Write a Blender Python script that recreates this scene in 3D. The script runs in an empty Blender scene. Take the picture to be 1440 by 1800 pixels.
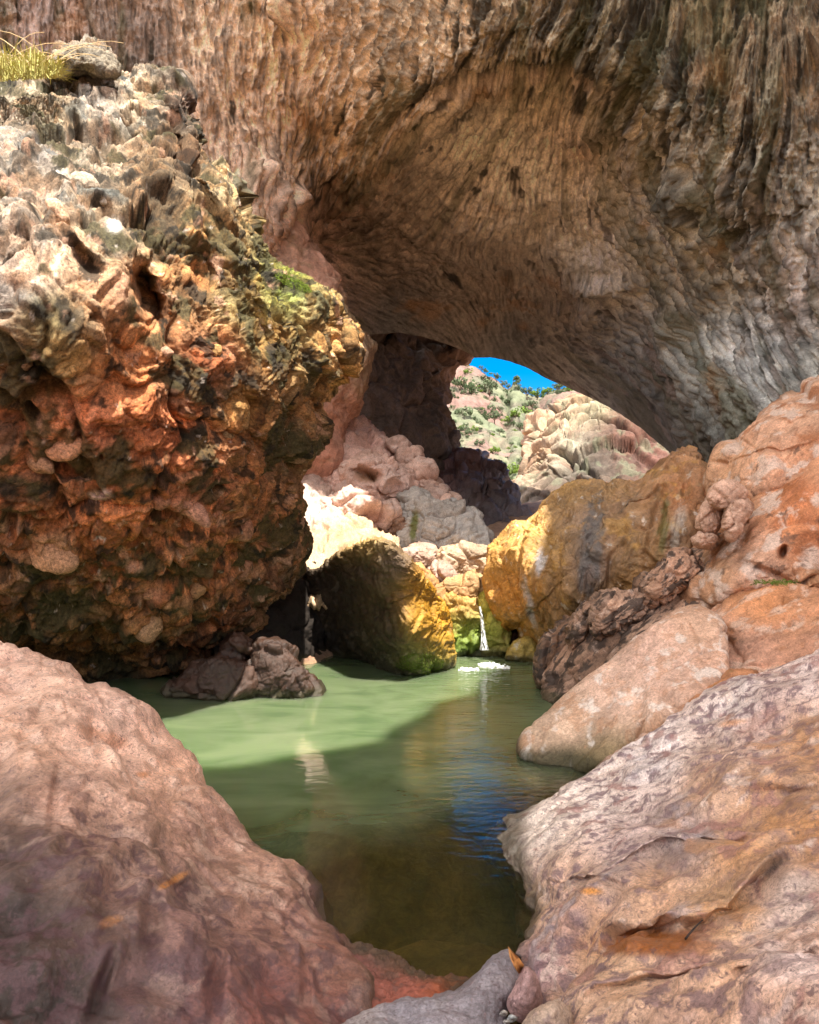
import bpy, math, random
import numpy as np
rad = math.radians
scene = bpy.context.scene

# ------------------------------------------------------------------ camera
F, HOR, HC = 1300.0, 950.0, 3.0          # focal length (px of the 1440 wide photo), horizon row, camera height over the pool
cam = bpy.data.cameras.new("camera"); camo = bpy.data.objects.new("camera", cam)
scene.collection.objects.link(camo); scene.camera = camo
camo.location = (0, 0, HC); camo.rotation_euler = (rad(90), 0, 0)
cam.sensor_fit = 'HORIZONTAL'; cam.sensor_width = 36; cam.lens = 36 * F / 1440
cam.shift_y = (HOR - 900) / 1440.0
cam.clip_start = 0.05; cam.clip_end = 5000

# ------------------------------------------------------------------ light
SUN = np.array([0.20, -0.34, 0.92]); SUN /= np.linalg.norm(SUN)
w = bpy.data.worlds.new("World"); scene.world = w; w.use_nodes = True
nt = w.node_tree; nt.nodes.clear()
sky = nt.nodes.new('ShaderNodeTexSky'); sky.sky_type = 'NISHITA'; sky.sun_disc = False
sky.sun_elevation = math.asin(SUN[2]); sky.sun_rotation = math.atan2(SUN[0], SUN[1])
sky.altitude = 1500; sky.air_density = 1.0; sky.dust_density = 0.2; sky.ozone_density = 4.0
# deep clear blue down the canyon; bright cloud added behind camera as neutral fill
tcw = nt.nodes.new('ShaderNodeTexCoord'); sw = nt.nodes.new('ShaderNodeSeparateXYZ'); nt.links.new(tcw.outputs['Generated'], sw.inputs[0])
cn = nt.nodes.new('ShaderNodeTexNoise'); cn.inputs['Scale'].default_value = 2.5; cn.inputs['Detail'].default_value = 6; nt.links.new(tcw.outputs['Generated'], cn.inputs[0])
ad = nt.nodes.new('ShaderNodeMath'); ad.operation = 'MULTIPLY_ADD'; nt.links.new(cn.outputs[0], ad.inputs[0]); ad.inputs[1].default_value = -0.5; nt.links.new(sw.outputs['Y'], ad.inputs[2])
cr = nt.nodes.new('ShaderNodeMapRange'); cr.interpolation_type = 'SMOOTHSTEP'; cr.inputs[1].default_value = 0.55; cr.inputs[2].default_value = -0.25; nt.links.new(ad.outputs[0], cr.inputs[0])
hs0 = nt.nodes.new('ShaderNodeHueSaturation'); hs0.inputs['Saturation'].default_value = 1.5; hs0.inputs['Value'].default_value = 0.58; nt.links.new(sky.outputs[0], hs0.inputs['Color'])
ce = nt.nodes.new('ShaderNodeMapRange'); ce.interpolation_type = 'SMOOTHSTEP'; ce.inputs[1].default_value = 0.10; ce.inputs[2].default_value = 0.60; ce.inputs[3].default_value = 0.22; nt.links.new(sw.outputs['Z'], ce.inputs[0])
cm = nt.nodes.new('ShaderNodeMath'); cm.operation = 'MULTIPLY'; nt.links.new(cr.outputs[0], cm.inputs[0]); nt.links.new(ce.outputs[0], cm.inputs[1])
hs = nt.nodes.new('ShaderNodeMix'); hs.data_type = 'RGBA'; nt.links.new(cm.outputs[0], hs.inputs[0]); nt.links.new(hs0.outputs[0], hs.inputs[6]); hs.inputs[7].default_value = (7.4, 7.1, 6.8, 1)
bg = nt.nodes.new('ShaderNodeBackground'); bg.inputs[1].default_value = 0.15
wo = nt.nodes.new('ShaderNodeOutputWorld')
nt.links.new(hs.outputs[2], bg.inputs[0]); nt.links.new(bg.outputs[0], wo.inputs[0])
sl = bpy.data.lights.new("sun", 'SUN'); sl.energy = 4.4; sl.angle = rad(0.5); sl.color = (1.0, 0.93, 0.82)
so = bpy.data.objects.new("sun", sl); scene.collection.objects.link(so); so.location = (0, 0, 60)
from mathutils import Vector
so.rotation_euler = Vector(SUN).to_track_quat('Z', 'Y').to_euler()
vs = scene.view_settings
vs.view_transform = 'Standard'; vs.look = 'None'; vs.gamma = 1; vs.exposure = 1.62
scene.cycles.max_bounces = 8; scene.cycles.diffuse_bounces = 3; scene.cycles.glossy_bounces = 3
scene.cycles.transmission_bounces = 3; scene.cycles.transparent_max_bounces = 6
scene.cycles.sample_clamp_indirect = 6; scene.cycles.use_denoising = True
scene.cycles.caustics_reflective = False; scene.cycles.caustics_refractive = False

# ------------------------------------------------------------------ numpy noise
f4 = np.float32
def hsh(x, y, z, seed):
    h = (x.astype(np.uint32) * np.uint32(374761393) + y.astype(np.uint32) * np.uint32(668265263)
         + z.astype(np.uint32) * np.uint32(2246822519) + np.uint32((seed * 3266489917) & 0xffffffff))
    h ^= h >> np.uint32(13); h *= np.uint32(1274126177); h ^= h >> np.uint32(16)
    h *= np.uint32(2654435761); h ^= h >> np.uint32(15)
    return h
_r = np.random.RandomState(7)
GR = _r.normal(size=(256, 3)).astype(f4); GR /= np.linalg.norm(GR, axis=1, keepdims=True)
def pn(p, seed=0):
    i = np.floor(p); f = (p - i).astype(f4); i = i.astype(np.int64)
    u = f * f * f * (f * (f * 6 - 15) + 10)
    out = 0
    for dx in (0, 1):
        wx = u[:, 0] if dx else 1 - u[:, 0]
        for dy in (0, 1):
            wy = u[:, 1] if dy else 1 - u[:, 1]
            for dz in (0, 1):
                wz = u[:, 2] if dz else 1 - u[:, 2]
                g = GR[hsh(i[:, 0] + dx, i[:, 1] + dy, i[:, 2] + dz, seed) & np.uint32(255)]
                out = out + wx * wy * wz * (g[:, 0] * (f[:, 0] - dx) + g[:, 1] * (f[:, 1] - dy) + g[:, 2] * (f[:, 2] - dz))
    return out * 1.5
def fbm(p, o=4, seed=0, gain=0.5, lac=2.03):
    a, s, t = 1.0, 0, 0
    for k in range(o):
        s = s + a * pn(p, seed + k * 17); t += a; a *= gain; p = p * lac + 3.7
    return s / t * 1.5
def ridged(p, o=4, seed=0, gain=0.5):
    a, s, t = 1.0, 0, 0
    for k in range(o):
        s = s + a * (1 - 2 * np.abs(pn(p, seed + k * 13))); t += a; a *= gain; p = p * 2.07 + 1.3
    return s / t
def worley(p, seed=0):
    i = np.floor(p).astype(np.int64); n = len(p)
    f1 = np.full(n, 9, f4); f2 = np.full(n, 9, f4); cid = np.zeros(n, np.uint32); off = np.zeros((n, 3), f4)
    for dx in (-1, 0, 1):
        for dy in (-1, 0, 1):
            for dz in (-1, 0, 1):
                c0, c1, c2 = i[:, 0] + dx, i[:, 1] + dy, i[:, 2] + dz
                h = hsh(c0, c1, c2, seed)
                jx = (h & np.uint32(1023)).astype(f4) / 1023; jy = ((h >> np.uint32(10)) & np.uint32(1023)).astype(f4) / 1023
                jz = ((h >> np.uint32(20)) & np.uint32(1023)).astype(f4) / 1023
                ov = np.stack([p[:, 0] - c0 - jx, p[:, 1] - c1 - jy, p[:, 2] - c2 - jz], -1).astype(f4)
                d = np.sqrt((ov * ov).sum(1))
                m = d < f1; off[m] = ov[m]
                f2 = np.where(m, f1, np.minimum(f2, d)); cid = np.where(m, h, cid); f1 = np.where(m, d, f1)
    return f1, f2, cid, off
def sst(a, b, x):
    t = np.clip((x - a) / (b - a), 0, 1); return t * t * (3 - 2 * t)
def cidf(c, k=0):
    c = c * np.uint32(2654435761) + np.uint32(k * 97 + 11); c ^= c >> np.uint32(15)
    c *= np.uint32(2246822519); c ^= c >> np.uint32(13)
    return (c & np.uint32(4095)).astype(f4) / 4095

# ------------------------------------------------------------------ geometry helpers
def P(px, py, Y):                         # a picture column / row at a distance, as a place in the world
    px, py, Y = np.broadcast_arrays(np.asarray(px, float), np.asarray(py, float), np.asarray(Y, float))
    return np.stack([(px - 720) / F * Y, Y, HC + (HOR - py) / F * Y], -1)
def tps(pts, px, py):                      # thin plate through (px, py, value)
    pts = np.array(pts, float); x = pts[:, :2] / 500.; v = pts[:, 2]
    n = len(pts)
    if n < 3: return np.full(px.shape, v.mean())
    def ph(r): return np.where(r > 1e-9, r * r * np.log(np.maximum(r, 1e-9)), 0)
    K = ph(np.linalg.norm(x[:, None] - x[None], axis=2)) + 1e-3 * np.eye(n)
    A = np.zeros((n + 3, n + 3)); A[:n, :n] = K; A[:n, n] = 1; A[:n, n+1:] = x; A[n, :n] = 1; A[n+1:, :n] = x.T
    s = np.linalg.lstsq(A, np.r_[v, 0, 0, 0], rcond=None)[0]
    X, Yy = px / 500., py / 500.
    o = s[n] + s[n+1] * X + s[n+2] * Yy
    for k in range(n): o = o + s[k] * ph(np.hypot(X - x[k, 0], Yy - x[k, 1]))
    return o
def idw(pts, px, py, pw=2.0, soft=20.):
    W = 0; S = 0
    for q in pts:
        v = np.array(q[2:], float); wt = 1 / ((px - q[0]) ** 2 + (py - q[1]) ** 2 + soft ** 2) ** (pw / 2)
        S = S + wt[..., None] * v; W = W + wt
    return S / W[..., None]
def link_mesh(name, co, quads, tris=None, col=None, mat=None, parent=None, smooth=True, origin=None):
    me = bpy.data.meshes.new(name)
    co = np.asarray(co, float)
    if origin is None:
        origin = np.array([co[:, 0].mean(), co[:, 1].mean(), co[:, 2].min()]) if parent is None else np.zeros(3)
    me.vertices.add(len(co)); me.vertices.foreach_set('co', (co - origin).astype(f4).ravel())
    quads = np.asarray(quads, np.int32).reshape(-1, 4); nq = len(quads)
    tris = np.zeros((0, 3), np.int32) if tris is None else np.asarray(tris, np.int32).reshape(-1, 3)
    lv = np.r_[quads.ravel(), tris.ravel()]
    me.loops.add(len(lv)); me.loops.foreach_set('vertex_index', lv.astype(np.int32))
    me.polygons.add(nq + len(tris))
    me.polygons.foreach_set('loop_start', np.r_[np.arange(nq) * 4, nq * 4 + np.arange(len(tris)) * 3].astype(np.int32))
    me.polygons.foreach_set('use_smooth', np.full(nq + len(tris), smooth))
    if col is not None:
        at = me.color_attributes.new('Col', 'FLOAT_COLOR', 'POINT')
        c4 = np.ones((len(co), 4), f4); c4[:, :3] = np.clip(col, 0.004, 0.95); at.data.foreach_set('color', c4.ravel())
    me.update(calc_edges=True); me.validate()
    o = bpy.data.objects.new(name, me); scene.collection.objects.link(o)
    o.location = origin
    if parent is not None:
        o.parent = parent; o.location = -np.array(parent.location)
    if mat: me.materials.append(mat)
    return o
def tag(o, label=None, cat=None, group=None, kind=None):
    if label: o['label'] = label
    if cat: o['category'] = cat
    if group: o['group'] = group
    if kind: o['kind'] = kind
    return o
def vnormals(co, quads):
    a, b, c, d = (co[quads[:, k]] for k in range(4))
    n = np.cross(c - a, d - b); out = np.zeros_like(co)
    for k in range(4):
        for ax in range(3): out[:, ax] += np.bincount(quads[:, k], n[:, ax], len(co))
    return out / np.maximum(np.linalg.norm(out, axis=1, keepdims=True), 1e-12)

# ------------------------------------------------------------------ materials
def rock_mat(name, fine=40., bump=0.5, rough=0.8, spec=0.3, var=0.35, wet=0.0, speck=None, stretch=(1, 1, 1), dist=0.02):
    m = bpy.data.materials.new(name); m.use_nodes = True; n = m.node_tree.nodes; l = m.node_tree.links
    b = n['Principled BSDF']
    tc = n.new('ShaderNodeTexCoord'); mp = n.new('ShaderNodeMapping'); mp.inputs['Scale'].default_value = stretch
    l.new(tc.outputs['Object'], mp.inputs[0])
    at = n.new('ShaderNodeAttribute'); at.attribute_name = 'Col'
    n1 = n.new('ShaderNodeTexNoise'); n1.inputs['Scale'].default_value = fine; n1.inputs['Detail'].default_value = 7; n1.inputs['Roughness'].default_value = 0.82
    n1.inputs['Distortion'].default_value = 0.6
    l.new(mp.outputs[0], n1.inputs[0])
    rp = n.new('ShaderNodeMapRange'); rp.inputs[1].default_value = 0.36; rp.inputs[2].default_value = 0.64
    rp.inputs[3].default_value = 1 - var; rp.inputs[4].default_value = 1 + var; l.new(n1.outputs[0], rp.inputs[0])
    mx = n.new('ShaderNodeVectorMath'); mx.operation = 'SCALE'; l.new(at.outputs['Color'], mx.inputs[0]); l.new(rp.outputs[0], mx.inputs['Scale'])
    colour = mx.outputs[0]
    if speck:
        rgb, sc, lo, hi = speck
        n2 = n.new('ShaderNodeTexNoise'); n2.inputs['Scale'].default_value = sc; n2.inputs['Detail'].default_value = 6
        n2.inputs['Roughness'].default_value = 0.75; n2.inputs['Distortion'].default_value = 1.5; l.new(mp.outputs[0], n2.inputs[0])
        r2 = n.new('ShaderNodeMapRange'); r2.inputs[1].default_value = lo; r2.inputs[2].default_value = hi; r2.inputs[4].default_value = 0.75
        l.new(n2.outputs[0], r2.inputs[0])
        m2 = n.new('ShaderNodeMix'); m2.data_type = 'RGBA'; l.new(r2.outputs[0], m2.inputs[0]); l.new(colour, m2.inputs[6])
        m2.inputs[7].default_value = (*rgb, 1); colour = m2.outputs[2]
    l.new(colour, b.inputs['Base Color'])
    bp = n.new('ShaderNodeBump'); bp.inputs['Strength'].default_value = bump; bp.inputs['Distance'].default_value = dist
    l.new(n1.outputs[0], bp.inputs['Height']); l.new(bp.outputs[0], b.inputs['Normal'])
    b.inputs['Roughness'].default_value = rough; b.inputs['Specular IOR Level'].default_value = spec
    if wet:
        n3 = n.new('ShaderNodeTexNoise'); n3.inputs['Scale'].default_value = 1.3; n3.inputs['Detail'].default_value = 5; l.new(tc.outputs['Object'], n3.inputs[0])
        r3 = n.new('ShaderNodeMapRange'); r3.inputs[1].default_value = 0.4; r3.inputs[2].default_value = 0.6
        r3.inputs[3].default_value = rough; r3.inputs[4].default_value = 1 - wet; l.new(n3.outputs[0], r3.inputs[0]); l.new(r3.outputs[0], b.inputs['Roughness'])
    return m
def plain_mat(name, rgb, rough=0.7, spec=0.3, var=0.2, scale=20., trans=0.0):
    m = bpy.data.materials.new(name); m.use_nodes = True; n = m.node_tree.nodes; l = m.node_tree.links; b = n['Principled BSDF']
    t = n.new('ShaderNodeTexNoise'); t.inputs['Scale'].default_value = scale; t.inputs['Detail'].default_value = 4
    g = n.new('ShaderNodeTexCoord'); l.new(g.outputs['Object'], t.inputs[0])
    r = n.new('ShaderNodeValToRGB'); r.color_ramp.elements[0].position = 0.3; r.color_ramp.elements[1].position = 0.7
    r.color_ramp.elements[0].color = (*[c * (1 - var) for c in rgb], 1); r.color_ramp.elements[1].color = (*[min(1, c * (1 + var)) for c in rgb], 1)
    l.new(t.outputs[0], r.inputs[0]); l.new(r.outputs[0], b.inputs['Base Color'])
    b.inputs['Roughness'].default_value = rough; b.inputs['Specular IOR Level'].default_value = spec
    return m

M_cave = rock_mat('travertine', fine=16, bump=1.0, rough=0.85, var=0.45, dist=0.05)
M_cong = rock_mat('conglomerate', fine=22, bump=1.0, rough=0.75, var=0.7, wet=0.0, dist=0.04)
M_front = rock_mat('river_limestone', fine=52, bump=0.8, rough=0.32, spec=0.55, var=0.52, dist=0.012, speck=((0.10, 0.055, 0.06), 24, 0.55, 0.61))
M_pale = rock_mat('pale_limestone', fine=28, bump=0.7, rough=0.6, var=0.42, dist=0.02)
M_wet = rock_mat('wet_travertine', fine=16, bump=0.8, rough=0.6, var=0.4, wet=0.62, spec=0.5, dist=0.03)
M_far = rock_mat('far_limestone', fine=5, bump=0.7, rough=0.85, var=0.35, dist=0.08)
M_hill = rock_mat('hill_ground', fine=0.7, bump=0.6, rough=0.95, var=0.35, dist=0.5)
M_bed = rock_mat('stream_bed', fine=8, bump=0.7, rough=0.8, var=0.4, dist=0.04)

# ------------------------------------------------------------------ rock builder
def radial(outline, cx, cy, n=720):
    o = np.array(outline, float); o = np.vstack([o, o[:1]])
    # catmull-rom densify
    q = []
    m = len(o) - 1
    for i in range(m):
        p0, p1, p2, p3 = o[(i - 1) % m], o[i], o[(i + 1) % m], o[(i + 2) % m]
        for t in np.linspace(0, 1, 6, endpoint=False):
            q.append(0.5 * ((2 * p1) + (-p0 + p2) * t + (2 * p0 - 5 * p1 + 4 * p2 - p3) * t * t + (-p0 + 3 * p1 - 3 * p2 + p3) * t ** 3))
    q = np.array(q); a, b = q, np.roll(q, -1, 0)
    th = np.linspace(-math.pi, math.pi, n, endpoint=False); dx, dy = np.cos(th), np.sin(th)
    ex, ey = b[:, 0] - a[:, 0], b[:, 1] - a[:, 1]; ax, ay = a[:, 0] - cx, a[:, 1] - cy
    den = dx[:, None] * ey[None] - dy[:, None] * ex[None]; den = np.where(np.abs(den) < 1e-9, 1e-9, den)
    t = (ax * ey - ay * ex)[None] / den; s = (ax[None] * dy[:, None] - ay[None] * dx[:, None]) / den
    t = np.where((s >= -1e-6) & (s <= 1 + 1e-6) & (t > 0), t, 0).max(1)
    k = np.array([1, 2, 1.]) / 4; t = np.convolve(np.r_[t[-1], t, t[0]], k, 'valid')
    return th, t
def turn(p, deg):                          # rock grain: the x axis tilted up by deg in the plane facing the camera
    if not deg: return p
    c, s = math.cos(rad(deg)), math.sin(rad(deg)); return np.stack([p[:, 0] * c + p[:, 2] * s, p[:, 1], -p[:, 0] * s + p[:, 2] * c], -1)
def displace(pos, px, py, st, seed):
    d = np.zeros(len(pos)); dr = np.zeros(len(pos)); info = {}
    sx = np.array(st.get('stretch', (1, 1, 1)), float)
    q = turn(pos, st.get('axis', 0)) * sx
    if 'warp' in st:
        a, s = st['warp']; q = q + a * np.stack([pn(q / s, seed + 101), pn(q / s, seed + 102), pn(q / s, seed + 103)], -1)
    for key, fn in (('lump', fbm), ('ridge', ridged)):
        if key in st:
            a, s = st[key][:2]; v = fn(q / s, 4, seed + 3); d += a * (v if key == 'lump' else v - 0.35)
    if 'strata' in st:
        a, s, nv = st['strata']; t = (pos @ np.array(nv)) / s + 0.5 * fbm(q / (s * 5), 3, seed + 9)
        fr = t - np.floor(t); h = hsh(np.floor(t).astype(np.int64), np.zeros(len(t), np.int64), np.zeros(len(t), np.int64), seed)
        v = (h & np.uint32(255)).astype(f4) / 255 * 0.7 + 0.3 * np.sqrt(np.clip(1 - (2 * fr - 1) ** 2, 0, 1)); d += a * (v - .5); info['strata'] = v
        info['sid'] = (h & np.uint32(255)).astype(f4) / 255
    for k, (a, s, kind) in enumerate(st.get('cells', [])):
        f1, f2, c, off = worley(q / s, seed + 31 * k)
        if kind == 'pebble':
            sz = 0.35 + 0.4 * cidf(c, 3); v = np.sqrt(np.clip(1 - (f1 / sz) ** 2, 0, 1)) * (cidf(c, 4) > 0.35)
            d += a * (v - 0.25)
        elif kind == 'facet':              # broken faces: each piece is a tilted plane of its own, with a crevice round it
            g = np.stack([cidf(c, 11), cidf(c, 12), cidf(c, 13)], -1) - .5
            e = np.clip((f2 - f1) / .16, 0, 1); e = e * (2 - e); v = e * (.25 + cidf(c, 3) * .75 + 1.5 * (off * g).sum(1)) - .3; d += a * v; v = e
        elif kind == 'block':
            e = sst(0.0, 0.22, f2 - f1); v = e * (0.35 + 0.65 * cidf(c, 3)); d += a * (v - 0.5)
        else:                              # crack
            v = sst(0.0, 0.10, f2 - f1); d += a * (v - 0.9)
        info['c%d' % k] = (v, c)
    for k, (a, s) in enumerate(st.get('fine', [])):
        v = fbm(q / s, 4, seed + 51 + k, gain=0.6); d += a * v; info['f%d' % k] = v
    if 'holes' in st:
        a, s, th = st['holes']; v = sst(th, th + 0.15, fbm(q / s, 3, seed + 71)); d -= a * v; info['hole'] = v
    for (hx, hy, rx, ry, ang, a) in st.get('dents', []):
        a = a * st.get('dk', 1)
        ca, sa = math.cos(rad(ang)), math.sin(rad(ang)); u = ((px - hx) * ca + (py - hy) * sa) / rx; v = (-(px - hx) * sa + (py - hy) * ca) / ry
        dr += a * np.exp(-(u * u + v * v) ** 1.5)
    return d, info, dr
def paint(pos, px, py, d, info, cs, seed):
    col = idw(cs['at'], px, py, pw=3.4, soft=cs.get('soft', 28.)) if len(cs['at']) > 1 else np.tile(np.array(cs['at'][0][2:], float), (len(pos), 1))
    if cs.get('cellvar') and 'c0' in info:
        for k, amt in enumerate(cs['cellvar']):
            if 'c%d' % k not in info: break
            v, c = info['c%d' % k]; t = cidf(c, 5)[:, None]; u = cidf(c, 6)[:, None]
            tint = np.hstack([1 + amt * (t - .5) * 2, 1 + amt * ((t - .5) * 2 + (u - .5) * .5), 1 + amt * ((t - .5) * 2 + (u - .5) * 1.0)])
            m = (v > 0.15)[:, None]; col = np.where(m, col * tint, col)
    z0, p0 = pos[:, 2], pos; pos = turn(pos, cs.get('axis', 0)); ms = np.array(cs.get('mst', (1, 1, 1)), float)
    mo = cs.get('mottle', .32); sc_ = cs.get('msize', 1.0)
    col = col * np.clip(1 + mo * 1.1 * fbm(pos * ms / (.55 * sc_), 4, seed + 401) + mo * .9 * fbm(pos * ms / (.12 * sc_), 4, seed + 402, gain=.65), .3, 1.9)[:, None]
    for k, ov in enumerate(cs.get('over', [])):   # (rgb, size, threshold, width, amount, stretch)
        rgb, s, lo, wd, am = ov[:5]; sx = np.array(ov[5] if len(ov) > 5 else (1, 1, 1), float)
        v = sst(lo, lo + wd, fbm(pos * sx / s, 5, seed + 200 + 7 * k, gain=0.62)) * am
        if len(ov) > 6: 
            reg = ov[6]; v = v * idw(reg, px, py, pw=4, soft=20.)[:, 0]
        col = col * (1 - v[:, None]) + np.array(rgb) * v[:, None]
    if 'soil_tone' in cs:                       # second colour mixed in where the surface is pushed inward
        rgb, lo, hi, am = cs['soil_tone']; v = sst(lo, hi, -d) * am; col = col * (1 - v[:, None]) + np.array(rgb) * v[:, None]
    if 'strata' in info: col = col * (0.85 + 0.3 * info['sid'][:, None])
    for (hx, hy, rx, ry, ang, rgb, am) in cs.get('spots', []):
        ca, sa = math.cos(rad(ang)), math.sin(rad(ang)); u = ((px - hx) * ca + (py - hy) * sa) / rx; v = (-(px - hx) * sa + (py - hy) * ca) / ry
        nz = fbm(pos * cs.get('sps', [5, 5, 5]), 4, seed + 333) * cs.get('spn', 0.4)
        g = sst(0.15, 0.75, np.exp(-(u * u + v * v)) + nz * np.exp(-(u * u + v * v) * .5)) * am; col = col * (1 - g[:, None]) + np.array(rgb) * g[:, None]
    wl = sst(.24, .08, z0 + .06 * fbm(p0 / .5, 3, 77)) * (p0[:, 1] > 4) * (p0[:, 1] < 20) * .8; col = col * (1 - wl[:, None]) + np.array([.045, .04, .018]) * wl[:, None]
    return col
SEED = [11]
ROCKS = {}
def rock(name, label, cat, outline, c, depth, st, cs, mat, N=120, bulge=0.5, p=2.2, back=1.0, group=None, parent=None, K=10):
    SEED[0] += 37; seed = SEED[0]; cx, cy = c
    th, R = radial(outline, cx, cy)
    a = np.linspace(-1, 1, N); A, B = np.meshgrid(a, a, indexing='ij')
    big = np.abs(A) >= np.abs(B)
    with np.errstate(all='ignore'):
        rho = np.where(big, A, B); ph = np.where(big, (math.pi / 4) * np.where(A == 0, 0, B / np.where(A == 0, 1, A)),
                                                   math.pi / 2 - (math.pi / 4) * (A / np.where(B == 0, 1, B)))
    dx, dy = rho * np.cos(ph), rho * np.sin(ph)
    rr = np.hypot(dx, dy).ravel(); tt = np.arctan2(dy, dx).ravel()
    # boundary loop, in order
    idx = np.arange(N * N).reshape(N, N)
    loop = np.r_[idx[:-1, 0], idx[-1, :-1], idx[:0:-1, -1], idx[0, :0:-1]]
    L = len(loop); lt = tt[loop]
    rs = np.sin(rr * math.pi / 2); phi = np.zeros(len(rr))
    ks = np.linspace(0, 1, K + 1)[1:-1] * math.pi / 2
    rs = np.r_[rs, np.repeat(np.cos(ks), L), 0.0]; tt2 = np.r_[tt, np.tile(lt, len(ks)), 0.0]; bk = np.r_[phi, np.repeat(np.sin(ks), L), 1.0]
    RR = np.interp(tt2, np.r_[th, math.pi], np.r_[R, R[0]])
    px = cx + rs * RR * np.cos(tt2); py = cy + rs * RR * np.sin(tt2)
    front = np.r_[np.ones(N * N, bool), np.zeros(len(rs) - N * N, bool)]
    prof = 1 - (1 - np.clip(rs, 0, 1) ** p) ** (1 / p)
    dep = np.exp(tps([(q[0], q[1], math.log(q[2])) for q in depth], px, py))
    Y = dep + np.where(front, bulge * prof, bulge + back * bk)
    co = P(px, py, np.maximum(Y, 0.3))
    i, j = np.meshgrid(np.arange(N - 1), np.arange(N - 1), indexing='ij')
    qd = np.stack([idx[i, j], idx[i + 1, j], idx[i + 1, j + 1], idx[i, j + 1]], -1).reshape(-1, 4)
    rings = [loop] + [N * N + k * L + np.arange(L) for k in range(len(ks))]
    qs = [qd]
    for k in range(len(rings) - 1):
        r0, r1 = rings[k], rings[k + 1]
        qs.append(np.stack([r0, r1, np.roll(r1, -1), np.roll(r0, -1)], -1))
    quads = np.vstack(qs); last = rings[-1]; tip = len(rs) - 1
    tris = np.stack([last, np.full(L, tip), np.roll(last, -1)], -1)
    # orientation: the front must face the camera
    nn = vnormals(co, quads); k0 = idx[N // 2, N // 2]
    if np.dot(nn[k0], co[k0] - np.array([0, 0, HC])) > 0:
        quads = quads[:, ::-1]; tris = tris[:, ::-1]; nn = -nn
    d, info, dr = displace(co, px, py, st, seed)
    ray = co - np.array([0, 0, HC]); ray /= np.linalg.norm(ray, axis=1, keepdims=True)
    co2 = co + nn * d[:, None] + ray * dr[:, None]
    qx = 720 + co2[:, 0] / np.maximum(co2[:, 1], .2) * F; qy = HOR - (co2[:, 2] - HC) / np.maximum(co2[:, 1], .2) * F
    col = paint(co, qx, qy, d, info, cs, seed)
    o = link_mesh(name, co2, quads, tris, col, mat, parent)
    if parent is None: tag(o, label, cat, group)
    elif label: o['label'] = label
    ROCKS[name] = (co2[:N * N], px[:N * N], py[:N * N], vnormals(co2, quads)[:N * N])
    return o
def surf_at(rk, x, y):
    co, px, py, nn = ROCKS[rk]
    sx = 720 + co[:, 0] / co[:, 1] * F; sy = HOR - (co[:, 2] - HC) / co[:, 1] * F
    k = np.argmin((sx - x) ** 2 + (sy - y) ** 2 + co[:, 1] * 2)
    return co[k].copy(), nn[k].copy()

# ------------------------------------------------------------------ the arch of travertine overhead
def sheet(name, PX, PY, Y, st_d, col, mat, kind='structure', flip=False):
    n, m = PX.shape; co = P(PX, PY, Y).reshape(-1, 3)
    idx = np.arange(n * m).reshape(n, m)
    q = np.stack([idx[:-1, :-1], idx[1:, :-1], idx[1:, 1:], idx[:-1, 1:]], -1).reshape(-1, 4)
    if flip: q = q[:, ::-1]
    nn = vnormals(co, q); co = co + nn * st_d.reshape(-1, 1)
    o = link_mesh(name, co, q, None, col.reshape(-1, 3), mat, origin=np.zeros(3)); tag(o, kind=kind)
    return o, co

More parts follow.
